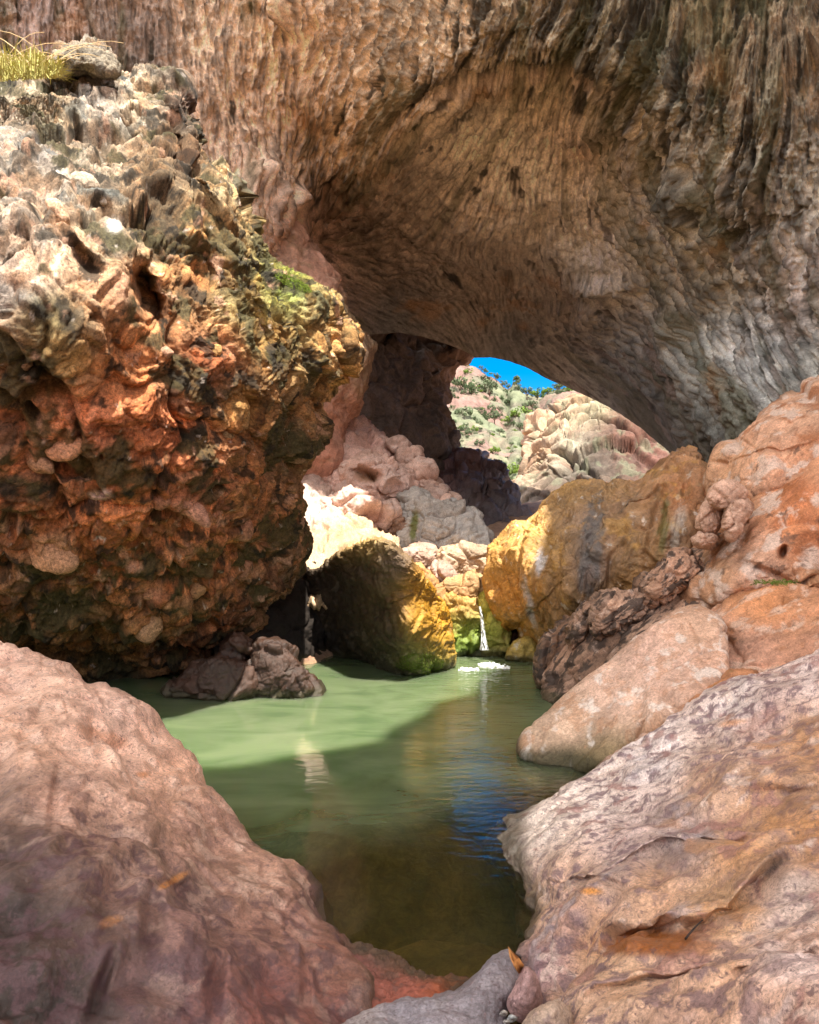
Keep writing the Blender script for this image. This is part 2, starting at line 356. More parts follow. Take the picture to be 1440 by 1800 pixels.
def build_arch():
    S = 1.6
    gx = np.r_[np.linspace(-1500, -60, 50)[:-1], np.arange(-60, 1500, S), np.linspace(1500, 3200, 50)[1:]]
    LIP = np.array([(-1600, 1060), (300, 1060), (520, 1040), (540, 900), (556, 700), (580, 610), (620, 590), (660, 588), (700, 584), (742, 592), (790, 606),
                    (822, 620), (835, 628), (860, 628), (890, 634), (925, 646), (960, 664), (1000, 682), (1050, 704), (1090, 728), (1125, 752), (1155, 776), (1175, 792),
                    (1200, 830), (1240, 870), (1300, 920), (1500, 980), (3300, 1000)], float)
    lip = np.interp(gx, LIP[:, 0], LIP[:, 1])
    ty = np.r_[np.linspace(-1450, -60, 60)[:-1]]
    nv = 520
    t = np.linspace(0, 1, nv)
    PYv = -60 + (lip[:, None] + 60) * t[None] ** 0.94
    PY = np.hstack([np.tile(ty, (len(gx), 1)), PYv]); PX = np.tile(gx[:, None], (1, PY.shape[1]))
    ctl = [(-1400, -1300, 13), (-1400, 0, 14), (-1400, 900, 14), (0, -1300, 19), (0, 0, 22), (0, 500, 22), (0, 1000, 22), (250, 0, 23.5), (250, 400, 24), (400, 100, 24), (420, 600, 25),
           (300, 1000, 24), (520, 0, 23), (500, -1300, 18), (480, 250, 25.5), (505, 330, 26.3), (520, 390, 27), (500, 470, 27), (500, 620, 27), (500, 900, 26),
           (550, 395, 31), (590, 470, 33), (640, 545, 35), (700, 570, 37), (760, 592, 39),
           (620, 330, 27.2), (600, 250, 25.6), (640, 120, 22.4), (700, 0, 20.5), (760, -1300, 18),
           (660, 240, 24), (740, 195, 20.8), (800, 150, 20.2), (900, 128, 19.7), (1000, 132, 19.5), (1080, 180, 19.4), (1130, 240, 19.4), (1200, 330, 19.2), (1290, 450, 18.9), (1380, 600, 18.6),
           (1240, 660, 21.5), (1200, 760, 26), (1250, 850, 24),
           (740, 250, 23.4), (820, 205, 22.0), (900, 182, 21.4), (1000, 190, 21.2), (1080, 240, 21.4), (1140, 320, 21.6),
           (700, 350, 28.5), (850, 350, 26), (1000, 350, 25), (1150, 450, 23.5), (700, 450, 33), (850, 450, 31), (1000, 470, 29), (1150, 560, 26.5),
           (850, 540, 37), (1000, 560, 35), (900, 635, 42), (1000, 670, 40), (1100, 730, 36), (1160, 775, 33),
           (900, 0, 18.6), (900, -1300, 17.5), (1150, 0, 17.8), (1150, -1300, 16.5), (1400, 0, 16.4), (1400, 300, 16.6), (1440, 620, 17), (1500, -1300, 15), (1440, 800, 16), (1500, 950, 15),
           (2200, 0, 9), (2200, 900, 9), (2300, -1300, 8), (3200, 0, 6), (3200, -1300, 6), (3200, 900, 6)]
    x, y = PX.ravel(), PY.ravel()
    # the control thin plate, on a coarse lattice then resampled
    cx = np.linspace(-1600, 3300, 490); cy = np.linspace(-1500, 1100, 261)
    CX, CY = np.meshgrid(cx, cy, indexing='ij')
    Yc = np.exp(tps([(a, b, math.log(c)) for a, b, c in ctl], CX.ravel(), CY.ravel())).reshape(CX.shape)
    def bil(G, gx0, dx, gy0, dy, x, y):
        u = np.clip((x - gx0) / dx, 0, G.shape[0] - 1.001); v = np.clip((y - gy0) / dy, 0, G.shape[1] - 1.001)
        i = u.astype(int); j = v.astype(int); fu = u - i; fv = v - j
        if G.ndim == 3: fu = fu[:, None]; fv = fv[:, None]
        return G[i, j] * (1 - fu) * (1 - fv) + G[i + 1, j] * fu * (1 - fv) + G[i, j + 1] * (1 - fu) * fv + G[i + 1, j + 1] * fu * fv
    Y = bil(Yc, -1600, cx[1] - cx[0], -1500, cy[1] - cy[0], x, y)
    # dripstone grain: noise drawn out along the way the water ran down the rock
    gx0, gy0 = -80, -80; nx, ny = int(1600 / S), int(1120 / S)
    X2, Y2 = np.meshgrid(gx0 + S * np.arange(nx), gy0 + S * np.arange(ny), indexing='ij')
    dirs = [(100, 50, 0, 1), (300, 100, .02, 1), (420, 250, .15, 1), (480, 350, .12, 1), (520, 180, .02, 1), (560, 60, -.06, 1), (640, 100, -.2, 1), (600, 250, -.3, 1), (590, 330, -.6, 1), (700, 250, -.8, 1), (760, 320, -.9, .8),
            (640, 400, 1, -.35), (650, 450, 1, .1), (630, 490, 1, .5), (750, 200, -.75, 1), (850, 50, -.2, 1), (780, 60, -.3, 1), (1000, 80, -.35, 1), (1050, 160, -.35, 1), (1150, 100, -.3, 1), (1300, 100, -.08, 1),
            (1420, 300, 0, 1), (1280, 250, -.2, 1), (1230, 200, -.3, 1), (1340, 250, -.15, 1), (1260, 450, .4, 1), (1180, 320, .45, 1), (1150, 400, .6, 1), (1100, 500, .85, 1), (1010, 300, .1, 1), (930, 340, 0, 1), (850, 280, -.7, 1), (820, 380, -.6, 1),
            (1220, 520, .6, 1), (1170, 620, .7, 1), (1300, 560, .45, 1), (1380, 560, .3, 1), (1420, 450, .05, 1), (900, 560, .2, 1), (800, 520, .7, .6), (1000, 620, .9, .7), (700, 540, 1, .35), (1050, 650, .9, .6), (1000, 520, .4, 1), (300, 500, 0, 1), (600, 650, .1, 1), (550, 500, .3, 1), (560, 800, 0, 1)]
    ang = np.array([[a, b, math.cos(2 * math.atan2(d, c)), math.sin(2 * math.atan2(d, c))] for a, b, c, d in dirs])
    D = idw([tuple(r) for r in ang], X2, Y2, pw=3.2, soft=30)
    wob = fbm(np.stack([X2.ravel() / 90, Y2.ravel() / 90, 0 * X2.ravel()], -1), 3, 5).reshape(X2.shape) * 0.35
    th = 0.5 * np.arctan2(D[..., 1], D[..., 0]) + wob; vx, vy = np.cos(th), np.sin(th)
    def lic(cell, steps, seed, ds=1.0):
        rs = np.random.RandomState(seed); g = rs.rand(int(nx / cell) + 3, int(ny / cell) + 3)
        acc = 0; I = np.arange(nx)[:, None] + 0. * vx; J = np.arange(ny)[None] + 0. * vx
        def samp(a, b): return bil(g, 0, cell, 0, cell, a.ravel(), b.ravel()).reshape(a.shape)
        acc = samp(I, J); wsum = 1
        for s in (1, -1):
            a, b = I.copy(), J.copy(); pvx, pvy = vx, vy
            for k in range(steps):
                ii = np.clip(a.astype(int), 0, nx - 1); jj = np.clip(b.astype(int), 0, ny - 1)
                nvx, nvy = vx[ii, jj], vy[ii, jj]; sg = np.sign(nvx * pvx + nvy * pvy); sg[sg == 0] = 1
                pvx, pvy = nvx * sg, nvy * sg
                a = a + s * ds * pvx; b = b + s * ds * pvy; acc = acc + samp(a, b); wsum += 1
        acc = acc / wsum; return (acc - acc.mean()) / acc.std()
    g1 = lic(1.6, 9, 1); g2 = lic(3.2, 16, 2, 1.3); g3 = lic(7.0, 16, 3, 2.5); g4 = lic(1.1, 4, 4); g5 = lic(14.0, 14, 8, 5)
    P3 = P(X2.ravel(), Y2.ravel(), bil(Yc, -1600, cx[1] - cx[0], -1500, cy[1] - cy[0], X2.ravel(), Y2.ravel()))
    big = fbm(P3 / 3.0, 4, 21).reshape(X2.shape); med = fbm(P3 / 0.9, 4, 22).reshape(X2.shape); sm = fbm(P3 / 0.28, 4, 25).reshape(X2.shape)
    # grain is strongest on the faces water runs down, weak and pitted on the flat of the ceiling
    gm = idw([(300, 200, .9), (500, 150, 1.), (600, 300, 1), (800, 60, 1.2), (1100, 100, 1.4), (1350, 250, 1.1), (1200, 380, 1.2), (1250, 500, 1.2), (1350, 600, 1.), (1000, 230, .6), (850, 330, .45), (950, 450, .18), (900, 260, .35), (1050, 330, .4), (720, 420, .4),
              (800, 500, .2), (650, 450, .6), (1000, 600, .5), (700, 580, .15), (850, 610, .12), (1100, 720, .15), (1200, 800, .1), (1150, 640, .9), (100, 100, .7), (620, 650, .3)], X2, Y2, pw=3, soft=30)[..., 0]
    thresh = lambda v, a, b: sst(a, b, v)
    g = (0.9 * g1 + 0.75 * g2 + 0.35 * g3) * np.clip(.75 + .9 * sm + .5 * med, .1, 1.6)
    chips = 2 * sst(-.9, .7, g) - 1
    wf1, wf2, wc, wo = worley((P3 + .5 * np.stack([med.ravel()] * 3, -1)) / 2.4, 77); fac = ((cidf(wc, 3) - .5) * .5 + 1.2 * (wo * (np.stack([cidf(wc, 11), cidf(wc, 12), cidf(wc, 13)], -1) - .5)).sum(1)).reshape(X2.shape)
    disp = gm * (0.085 * chips + 0.05 * np.tanh(g3) + 0.04 * np.tanh(g5)) + 0.06 * g4 * (0.5 + 0.3 * gm) + 0.32 * big + 0.14 * med + 0.22 * fac + 0.12 * sm * (1.3 - 0.7 * gm)
    rim = np.interp(X2, [560, 640, 700, 760, 820, 900, 1000, 1080, 1140, 1200, 1260], [300, 262, 215, 172, 148, 132, 136, 160, 215, 290, 380]); rimd = Y2 - rim
    disp = disp + .35 * np.exp(-((rimd + 8) / 12.) ** 2) * ((X2 > 600) & (X2 < 1240)) * (0.6 + .6 * med)
    # hollows and scars
    for (hx, hy, rx, ry, an, a) in [(507, 15, 12, 30, 0, 1.2), (535, 165, 9, 22, 0, .5), (443, 320, 5, 34, 3, .6), (465, 310, 6, 22, -8, .6), (487, 345, 5, 22, 0, .4), (520, 345, 7, 25, 10, .6), (1335, 300, 10, 45, 15, .7), (1375, 130, 12, 40, 10, .6), (1435, 110, 12, 16, 0, 1.),
                                    (905, 500, 14, 7, 0, .4), (815, 500, 25, 8, 20, .35), (1050, 500, 60, 14, 5, .5), (1205, 350, 22, 40, -30, .5), (1275, 350, 16, 40, -10, .4), (980, 540, 18, 8, 0, .3), (1040, 545, 20, 30, 0, .35), (433, 235, 6, 12, 0, .4), (640, 130, 8, 14, 10, .3), (690, 515, 20, 7, 30, .3), (1180, 570, 18, 25, -20, .4)]:
        ca, sa = math.cos(rad(an)), math.sin(rad(an)); u = ((X2 - hx) * ca + (Y2 - hy) * sa) / rx; v = (-(X2 - hx) * sa + (Y2 - hy) * ca) / ry
        disp = disp - a * np.exp(-(u * u + v * v) ** 1.3)
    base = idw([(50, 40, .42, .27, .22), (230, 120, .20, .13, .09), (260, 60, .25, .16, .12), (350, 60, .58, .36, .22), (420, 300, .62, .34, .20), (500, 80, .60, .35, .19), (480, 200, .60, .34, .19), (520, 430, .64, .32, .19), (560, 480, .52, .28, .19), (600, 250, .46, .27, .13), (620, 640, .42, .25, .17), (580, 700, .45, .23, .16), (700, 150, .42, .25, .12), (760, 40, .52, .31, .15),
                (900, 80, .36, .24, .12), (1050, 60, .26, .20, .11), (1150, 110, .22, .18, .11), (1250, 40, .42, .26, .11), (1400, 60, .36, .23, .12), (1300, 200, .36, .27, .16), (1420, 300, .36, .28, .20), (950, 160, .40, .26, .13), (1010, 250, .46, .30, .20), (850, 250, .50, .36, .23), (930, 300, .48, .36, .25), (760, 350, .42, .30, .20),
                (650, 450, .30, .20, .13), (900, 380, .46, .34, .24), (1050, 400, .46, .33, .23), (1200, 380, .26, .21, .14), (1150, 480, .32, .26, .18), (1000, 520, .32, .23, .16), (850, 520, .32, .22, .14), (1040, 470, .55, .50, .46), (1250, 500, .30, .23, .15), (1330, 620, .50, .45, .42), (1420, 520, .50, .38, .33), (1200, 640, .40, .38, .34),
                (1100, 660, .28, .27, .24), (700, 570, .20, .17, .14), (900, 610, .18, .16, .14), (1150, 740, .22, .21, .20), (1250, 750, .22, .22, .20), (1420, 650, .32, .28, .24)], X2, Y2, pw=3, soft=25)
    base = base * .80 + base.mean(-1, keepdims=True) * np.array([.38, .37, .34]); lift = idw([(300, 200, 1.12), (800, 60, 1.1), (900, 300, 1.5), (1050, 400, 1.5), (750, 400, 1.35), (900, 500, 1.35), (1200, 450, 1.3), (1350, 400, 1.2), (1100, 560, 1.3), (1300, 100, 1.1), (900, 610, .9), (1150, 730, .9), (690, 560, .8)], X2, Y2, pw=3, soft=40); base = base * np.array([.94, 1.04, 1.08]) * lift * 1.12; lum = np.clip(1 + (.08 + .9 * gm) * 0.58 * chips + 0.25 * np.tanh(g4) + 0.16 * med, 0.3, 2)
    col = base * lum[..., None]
    def mix(col, rgb, m): return col * (1 - m[..., None]) + np.array(rgb) * m[..., None]
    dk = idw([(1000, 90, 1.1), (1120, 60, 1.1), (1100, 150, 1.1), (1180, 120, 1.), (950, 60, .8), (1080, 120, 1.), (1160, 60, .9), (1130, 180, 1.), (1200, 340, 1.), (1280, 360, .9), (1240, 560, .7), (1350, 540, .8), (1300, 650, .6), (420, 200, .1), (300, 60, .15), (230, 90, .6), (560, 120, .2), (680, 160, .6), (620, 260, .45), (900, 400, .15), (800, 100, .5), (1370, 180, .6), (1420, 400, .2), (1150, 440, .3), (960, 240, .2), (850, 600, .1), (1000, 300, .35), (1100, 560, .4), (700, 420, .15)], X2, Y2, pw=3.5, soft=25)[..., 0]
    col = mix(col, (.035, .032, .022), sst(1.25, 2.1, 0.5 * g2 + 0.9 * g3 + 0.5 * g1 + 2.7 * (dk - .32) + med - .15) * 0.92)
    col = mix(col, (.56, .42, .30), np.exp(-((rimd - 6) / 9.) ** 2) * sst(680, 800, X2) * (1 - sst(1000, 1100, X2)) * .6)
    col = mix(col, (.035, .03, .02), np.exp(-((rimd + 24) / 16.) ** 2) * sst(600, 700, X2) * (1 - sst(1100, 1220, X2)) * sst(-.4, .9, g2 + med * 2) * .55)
    col = mix(col, (.12, .12, .045), sst(0.5, 1.6, g5 + 1.2 * (dk - .4)) * 0.45)
    col = mix(col, (.46, .23, .07), sst(0.3, 0.8, fbm(P3 / 2.2 + 9, 4, 61)).reshape(X2.shape) * 0.5)
    col = mix(col, (.62, .55, .50), sst(0.9, 1.8, g3 * 0.8 + g2 * .5) * 0.5 * sst(900, 1350, X2 + 0.3 * Y2) * sst(150, 500, Y2))
    col = mix(col, (.03, .028, .022), sst(1.2, 2.0, -g4 + 0.8 * sm) * 0.55)
    ins = (x > gx0 + 5) & (x < gx0 + S * nx - 10) & (y > gy0 + 5) & (y < gy0 + S * ny - 10)
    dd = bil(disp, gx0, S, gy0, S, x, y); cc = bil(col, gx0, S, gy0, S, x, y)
    fade = np.where(ins, 1, 0)[:, None]; pw_ = P(x, y, Y)
    out_c = np.array([.38, .25, .16]) * (1 + 0.3 * fbm(pw_ / 2, 3, 9))[:, None]
    cc = cc * fade + out_c * (1 - fade); dd = np.where(ins, dd, 0.55 * fbm(pw_ / 3.0, 4, 21))
    near = (np.tile(lip[:, None], (1, PY.shape[1])).ravel() - y)
    dd = dd * (0.12 + 0.88 * sst(0, 110, near))
    YY = Y.reshape(PX.shape); DD = dd.reshape(PX.shape); CC = cc.reshape(*PX.shape, 3)
    # the far side of the arch: the lip rolls over and climbs out of sight
    ex = [(0, .15), (-1, .5), (-4, 1.0), (-12, 1.8), (-40, 3), (-100, 3.6), (-220, 4.2), (-340, 5)]
    PXe = np.tile(gx[:, None], (1, len(ex))); PYe = lip[:, None] + np.array([e[0] for e in ex])[None]; Ye = YY[:, -1:] + np.array([e[1] for e in ex])[None]
    PX = np.hstack([PX, PXe]); PY = np.hstack([PY, PYe]); YY = np.hstack([YY, Ye])
    DD = np.hstack([DD, np.tile(DD[:, -1:], (1, len(ex)))]); CC = np.concatenate([CC, np.tile(CC[:, -1:], (1, len(ex), 1))], 1)
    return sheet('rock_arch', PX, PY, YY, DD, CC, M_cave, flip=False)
arch, arch_co = build_arch()

# unseen slab added above the frame; its gap is shaped to place the sun
def build_sun_block():
    def slab(poly, z0, z1, name):
        n = len(poly); v = [(x, y, z0) for x, y in poly] + [(x, y, z1) for x, y in poly]
        me = bpy.data.meshes.new(name); me.from_pydata(v, [], [list(range(n))[::-1], list(range(n, 2 * n))] + [[i, (i + 1) % n, n + (i + 1) % n, n + i] for i in range(n)]); me.update()
        o = bpy.data.objects.new(name, me); scene.collection.objects.link(o); me.materials.append(M_bed)
        at = me.color_attributes.new('Col', 'FLOAT_COLOR', 'POINT')
        at.data.foreach_set('color', np.tile(np.array([.38, .25, .16, 1], f4), 2 * n)); tag(o, kind='structure')
    slab(SUN_BLOCK, 27, 31, 'sun_block_slab')
r_ = random.Random(4)
def jag(pts, n=5, a=0.5):
    out = []
    for (x0, y0), (x1, y1) in zip(pts[:-1], pts[1:]):
        for k in range(n):
            t = k / n; out.append((x0 + (x1 - x0) * t + r_.uniform(-a, a) * (k > 0), y0 + (y1 - y0) * t + r_.uniform(-a, a) * (k > 0)))
    return out + [pts[-1]]
SUN_BLOCK = jag([(-40, 19), (-12, 17.2), (-6, 18.0), (-.8, 18.0), (1.4, 16.4), (4.0, 13.9), (5.6, 13.2), (9.3, 12.5)], 4, .2) + jag([(9.3, 7.4), (8.2, 4.2), (7.0, 1.4), (6.3, -.3)], 3, .25) + jag([(4.4, -1.6), (1.4, -3.2), (-2.6, -2.6)], 4, .45) \
    + jag([(-3.0, -8.0), (-2, -14), (18, -14), (28, 0), (28, 26), (-40, 26)], 3, .3)
build_sun_block()

# ------------------------------------------------------------------ ground under and round the pool
def build_ground():
    gx = np.r_[-420, -250, -150, -100, np.arange(-70, -16, 2.5), np.arange(-16, 16, 0.14), np.arange(16, 70, 2.5), 100, 150, 250, 420]
    gy = np.r_[-420, -250, -150, -100, np.arange(-60, -4, 2.0), np.arange(-4, 30, 0.14), np.arange(30, 62, 0.8), np.arange(62, 100, 4), 150, 250, 420]
    X, Y = np.meshgrid(gx, gy, indexing='ij'); x, y = X.ravel(), Y.ravel()
    mid = np.interp(y, [0, 6, 10, 14, 18, 22], [-.4, -.5, 0, 0, .8, 1.1])
    hw_r = np.interp(y, [0, 5, 7, 9, 12, 15, 18, 20], [.6, 1.3, 1.8, 2.0, 2.3, 2.6, 1.9, .9]); hw_l = np.interp(y, [0, 4, 6, 9, 12, 16, 18, 20], [0.2, .6, 2.2, 5.5, 7.5, 5.5, 1.2, .9])
    r = np.maximum((x - mid) - hw_r, 0) + np.maximum(-(x - mid) - hw_l, 0)
    r = np.maximum(r, np.maximum(1.6 - y, 0)); inpool = (y < 20.3)
    z = -1.3 + np.minimum(r * 0.7, 2.4 + 0.05 * r)
    zb = np.interp(y, [19.6, 20.6, 22, 24, 30, 40, 60, 100, 420], [-1.0, 0.7, 1.6, 2.4, 3.2, 4.3, 5.2, 9, 12])
    z = np.where(y > 19.6, np.maximum(zb + np.minimum(np.abs(x - 1.1) * .12, 4), z), z)
    far = np.maximum(np.abs(x) - 22, 0) + np.maximum(-y - 25, 0); z = z + np.minimum(far * .25, 14)
    p = np.stack([x, y, z], -1)
    z = z + 0.22 * fbm(p / 2.0, 3, 5) + 0.09 * fbm(p / .45, 4, 6) + 0.04 * fbm(p / .12, 2, 7)
    # two drowned ledges that show through the green water
    for cx, cy, rx, ry, h in ((-0.35, 8.3, 1.5, 1.0, .98), (0.35, 5.5, 1.6, .8, .92), (-1.6, 13.4, 1.1, .5, .95), (2.2, 16.5, 1.0, 1.2, .9)):
        g = np.exp(-(((x - cx) / rx) ** 2 + ((y - cy) / ry) ** 2) ** 2); z = z * (1 - g) + (h * -0.16 + 0.14 * fbm(p / .5, 4, 8)) * g
    co = np.stack([x, y, z], -1); idx = np.arange(len(x)).reshape(X.shape)
    q = np.stack([idx[:-1, :-1], idx[1:, :-1], idx[1:, 1:], idx[:-1, 1:]], -1).reshape(-1, 4)
    n1 = fbm(co / 1.1, 4, 31); n2 = fbm(co / .3, 3, 32)
    t = np.clip(.5 + .6 * n1, 0, 1)[:, None]
    c = np.array([.30, .17, .11]) * (1 - t) + np.array([.40, .26, .17]) * t; c = c * (1 + .3 * n2)[:, None]
    damp_shade = sst(1.4, .2, z)[:, None] * sst(18.5, 17, y)[:, None]; c = c * (1 - .75 * damp_shade)  # low ground darkened for the shade under the boulder as well as damp
    under = sst(.1, -.2, z)[:, None]; c = c * (1 - under) + np.array([.32, .23, .10]) * (1 + .6 * n2)[:, None] * under
    o = link_mesh('ground', co, q, None, c, M_bed, origin=np.zeros(3)); tag(o, kind='structure')
build_ground()

# ------------------------------------------------------------------ pool water: murky green, rippled
def build_water():
    m = bpy.data.materials.new('pool_water'); m.use_nodes = True; n = m.node_tree.nodes; l = m.node_tree.links; n.clear()
    out = n.new('ShaderNodeOutputMaterial'); tc = n.new('ShaderNodeTexCoord')
    def noise(sc, stretch, det=4, dist=0.0):
        mp = n.new('ShaderNodeMapping'); mp.inputs['Scale'].default_value = stretch; l.new(tc.outputs['Object'], mp.inputs[0])
        t = n.new('ShaderNodeTexNoise'); t.inputs['Scale'].default_value = sc; t.inputs['Detail'].default_value = det; t.inputs['Distortion'].default_value = dist; l.new(mp.outputs[0], t.inputs[0]); return t
    rip = noise(3.2, (1.0, 2.4, 1), 4, 0.4); rip2 = noise(0.55, (1, 1.6, 1), 5, 1.2)
    sep = n.new('ShaderNodeSeparateXYZ'); l.new(tc.outputs['Object'], sep.inputs[0])
    mx_ = n.new('ShaderNodeMapRange'); mx_.inputs[1].default_value = -0.8; mx_.inputs[2].default_value = 0.9; mx_.inputs[3].default_value = 0.18; mx_.inputs[4].default_value = 1.0; l.new(sep.outputs['X'], mx_.inputs[0])
    my_ = n.new('ShaderNodeMapRange'); my_.inputs[1].default_value = 6.2; my_.inputs[2].default_value = 8.5; my_.inputs[3].default_value = 0.25; my_.inputs[4].default_value = 1.0; l.new(sep.outputs['Y'], my_.inputs[0])
    mm = n.new('ShaderNodeMath'); mm.operation = 'MULTIPLY'; l.new(mx_.outputs[0], mm.inputs[0]); l.new(my_.outputs[0], mm.inputs[1])
    bp = n.new('ShaderNodeBump'); bp.inputs['Distance'].default_value = 0.014; l.new(rip.outputs[0], bp.inputs['Height']); l.new(mm.outputs[0], bp.inputs['Strength'])
    dif = n.new('ShaderNodeSubsurfaceScattering'); dif.inputs['Scale'].default_value = 1.6; dif.inputs['Radius'].default_value = (.8, 1.0, .6); rp = n.new('ShaderNodeValToRGB'); l.new(rip2.outputs[0], rp.inputs[0])
    rp.color_ramp.elements[0].position = .35; rp.color_ramp.elements[0].color = (.070, .108, .048, 1); rp.color_ramp.elements[1].position = .65; rp.color_ramp.elements[1].color = (.12, .158, .078, 1)
    l.new(rp.outputs[0], dif.inputs['Color'])
    tr = n.new('ShaderNodeBsdfTransparent'); tr.inputs[0].default_value = (.66, .60, .36, 1)
    mix = n.new('ShaderNodeMixShader'); cl = n.new('ShaderNodeMapRange'); cl.interpolation_type = 'SMOOTHSTEP'; cl.inputs[1].default_value = 10.0; cl.inputs[2].default_value = 7.0; cl.inputs[3].default_value = 0.12; cl.inputs[4].default_value = 0.90
    nz = n.new('ShaderNodeMath'); nz.operation = 'MULTIPLY_ADD'; l.new(rip2.outputs[0], nz.inputs[0]); nz.inputs[1].default_value = 2.5; l.new(sep.outputs['Y'], nz.inputs[2])
    nx = n.new('ShaderNodeMath'); nx.operation = 'MULTIPLY_ADD'; l.new(sep.outputs['X'], nx.inputs[0]); nx.inputs[1].default_value = -0.75; l.new(nz.outputs[0], nx.inputs[2])
    ny = n.new('ShaderNodeMath'); ny.operation = 'SUBTRACT'; l.new(nx.outputs[0], ny.inputs[0]); ny.inputs[1].default_value = 1.25; l.new(ny.outputs[0], cl.inputs[0]); l.new(cl.outputs[0], mix.inputs[0]); l.new(dif.outputs[0], mix.inputs[1]); l.new(tr.outputs[0], mix.inputs[2])
    gl = n.new('ShaderNodeBsdfGlossy'); gl.inputs['Roughness'].default_value = 0.03; l.new(bp.outputs[0], gl.inputs['Normal'])
    fr = n.new('ShaderNodeFresnel'); fr.inputs[0].default_value = 1.75; l.new(bp.outputs[0], fr.inputs['Normal'])
    m2 = n.new('ShaderNodeMixShader'); l.new(fr.outputs[0], m2.inputs[0]); l.new(mix.outputs[0], m2.inputs[1]); l.new(gl.outputs[0], m2.inputs[2]); l.new(m2.outputs[0], out.inputs[0])
    gx = np.linspace(-12, 6, 60); gy = np.linspace(1.2, 20.9, 80); X, Y = np.meshgrid(gx, gy, indexing='ij')
    co = np.stack([X.ravel(), Y.ravel(), 0 * X.ravel()], -1); idx = np.arange(X.size).reshape(X.shape)
    q = np.stack([idx[:-1, :-1], idx[1:, :-1], idx[1:, 1:], idx[:-1, 1:]], -1).reshape(-1, 4)
    o = link_mesh('water', co, q, None, None, m, origin=np.zeros(3)); tag(o, kind='structure')
build_water()

# ------------------------------------------------------------------ far hillside and outcrop beyond the arch
def build_hill():
    gx = np.arange(560, 1420, 3.0); RD = [(500, 600), (700, 620), (780, 640), (815, 640), (830, 643), (850, 655), (870, 666), (885, 678), (893, 684), (899, 680), (903, 672), (908, 671), (913, 680), (920, 690), (935, 697), (950, 697), (965, 690), (985, 682), (1010, 682), (1100, 640), (1450, 560)]
    rd = np.interp(gx, [a for a, b in RD], [b for a, b in RD]) + 1.5 * np.sin(gx / 5.) + np.random.RandomState(3).randn(len(gx)) * 0.8
    v = np.linspace(0, 1, 130)
    PY = 935 + (rd[:, None] - 935) * v[None]; PX = np.tile(gx[:, None], (1, len(v)))
    Y = 75 + 125 * v[None] ** 1.1 + 0 * PX + 10 * np.sin(PX / 60.) * v[None]
    ex = np.array([[4, 8], [30, 30], [90, 90]])
    PX = np.hstack([PX, np.tile(gx[:, None], (1, 3))]); PY = np.hstack([PY, rd[:, None] + ex[:, 0][None]]); Y = np.hstack([Y, Y[:, -1:] + ex[:, 1][None]])
    p = P(PX, PY, Y).reshape(-1, 3)
    cr = ridged(p * [1, 1, .6] / 16, 4, 3); f = fbm(p / 3.5, 4, 4)
    d = 2.6 * (cr - .3) + 0.9 * f; fadeT = np.hstack([1 - sst(.93, 1., v), np.zeros(3)])[None] * np.ones(PX.shape); d = d * fadeT.ravel()
    a = fbm(p / 14, 4, 9); b = fbm(p / 4, 4, 10)
    rock_c = np.array([.18, .108, .09]); soil_tone = np.array([.13, .12, .085]); gr = np.array([.11, .13, .075])
    t = sst(-.15, .35, a + .6 * b)[:, None]; c = soil_tone * (1 - t) + rock_c * t
    g = sst(-.15, .3, -a + .9 * b)[:, None] * .75; c = c * (1 - g) + gr * g; c = c * (1 + .35 * b)[:, None]
    sheet('hillside', PX, PY, Y, d, c.reshape(*PX.shape, 3), M_hill)
    return p.reshape(*PX.shape, 3), PX, PY, d
hill = build_hill()

def crag(l=.35, ls=1.4, blk=.22, bs=.7, fa=.05, fs=.12):
    return dict(lump=(l, ls), warp=(.12, .8), cells=[(blk * 1.5, bs * 1.5, 'facet'), (blk * .5, bs * .5, 'facet')], fine=[(fa, fs), (fa * .4, fs * .35)])
def smooth(l=.12, ls=.9, fa=.02, fs=.1, **k):
    return dict(lump=(l, ls), fine=[(fa * 2.5, fs * 3.5), (fa, fs), (fa * .4, fs * .35)], **k)
G_far = 'boulders heaped at the mouth of the arch'
rock('rock_outcrop', 'sunlit tan rock outcrop on the right beyond the arch opening', 'outcrop',
     [(870, 935), (900, 878), (928, 850), (936, 800), (940, 745), (966, 738), (992, 718), (1022, 706), (1060, 704), (1110, 700), (1200, 740), (1260, 860), (1200, 960), (950, 1000)], (1050, 850),
     [(880, 920, 47), (950, 780, 54), (1000, 690, 60), (1150, 760, 50), (1050, 860, 45), (1200, 900, 44)],
     dict(lump=(1.0, 7), warp=(.5, 2), cells=[(1.0, 3.6, 'facet'), (.35, 1.1, 'facet')], fine=[(.12, .8), (.05, .25)]),
     dict(at=[(950, 740, .34, .22, .14), (940, 800, .34, .23, .15), (900, 900, .30, .25, .19), (1000, 800, .30, .27, .20), (1000, 700, .32, .22, .14), (1050, 720, .28, .25, .16), (1050, 800, .06, .045, .038), (1100, 770, .07, .026, .019), (1140, 790, .10, .045, .035), (1060, 755, .05, .02, .014), (1000, 860, .07, .048, .038), (1080, 740, .07, .028, .02), (1020, 825, .07, .055, .045), (975, 890, .06, .03, .022)],  # dark anchors at right paint in the shade of the red undercut
          over=[((.13, .14, .09), 1.2, .05, .3, .6), ((.16, .07, .045), 1.6, .3, .2, .5)], cellvar=[.2, .12]), M_far, N=240, bulge=6, back=14)
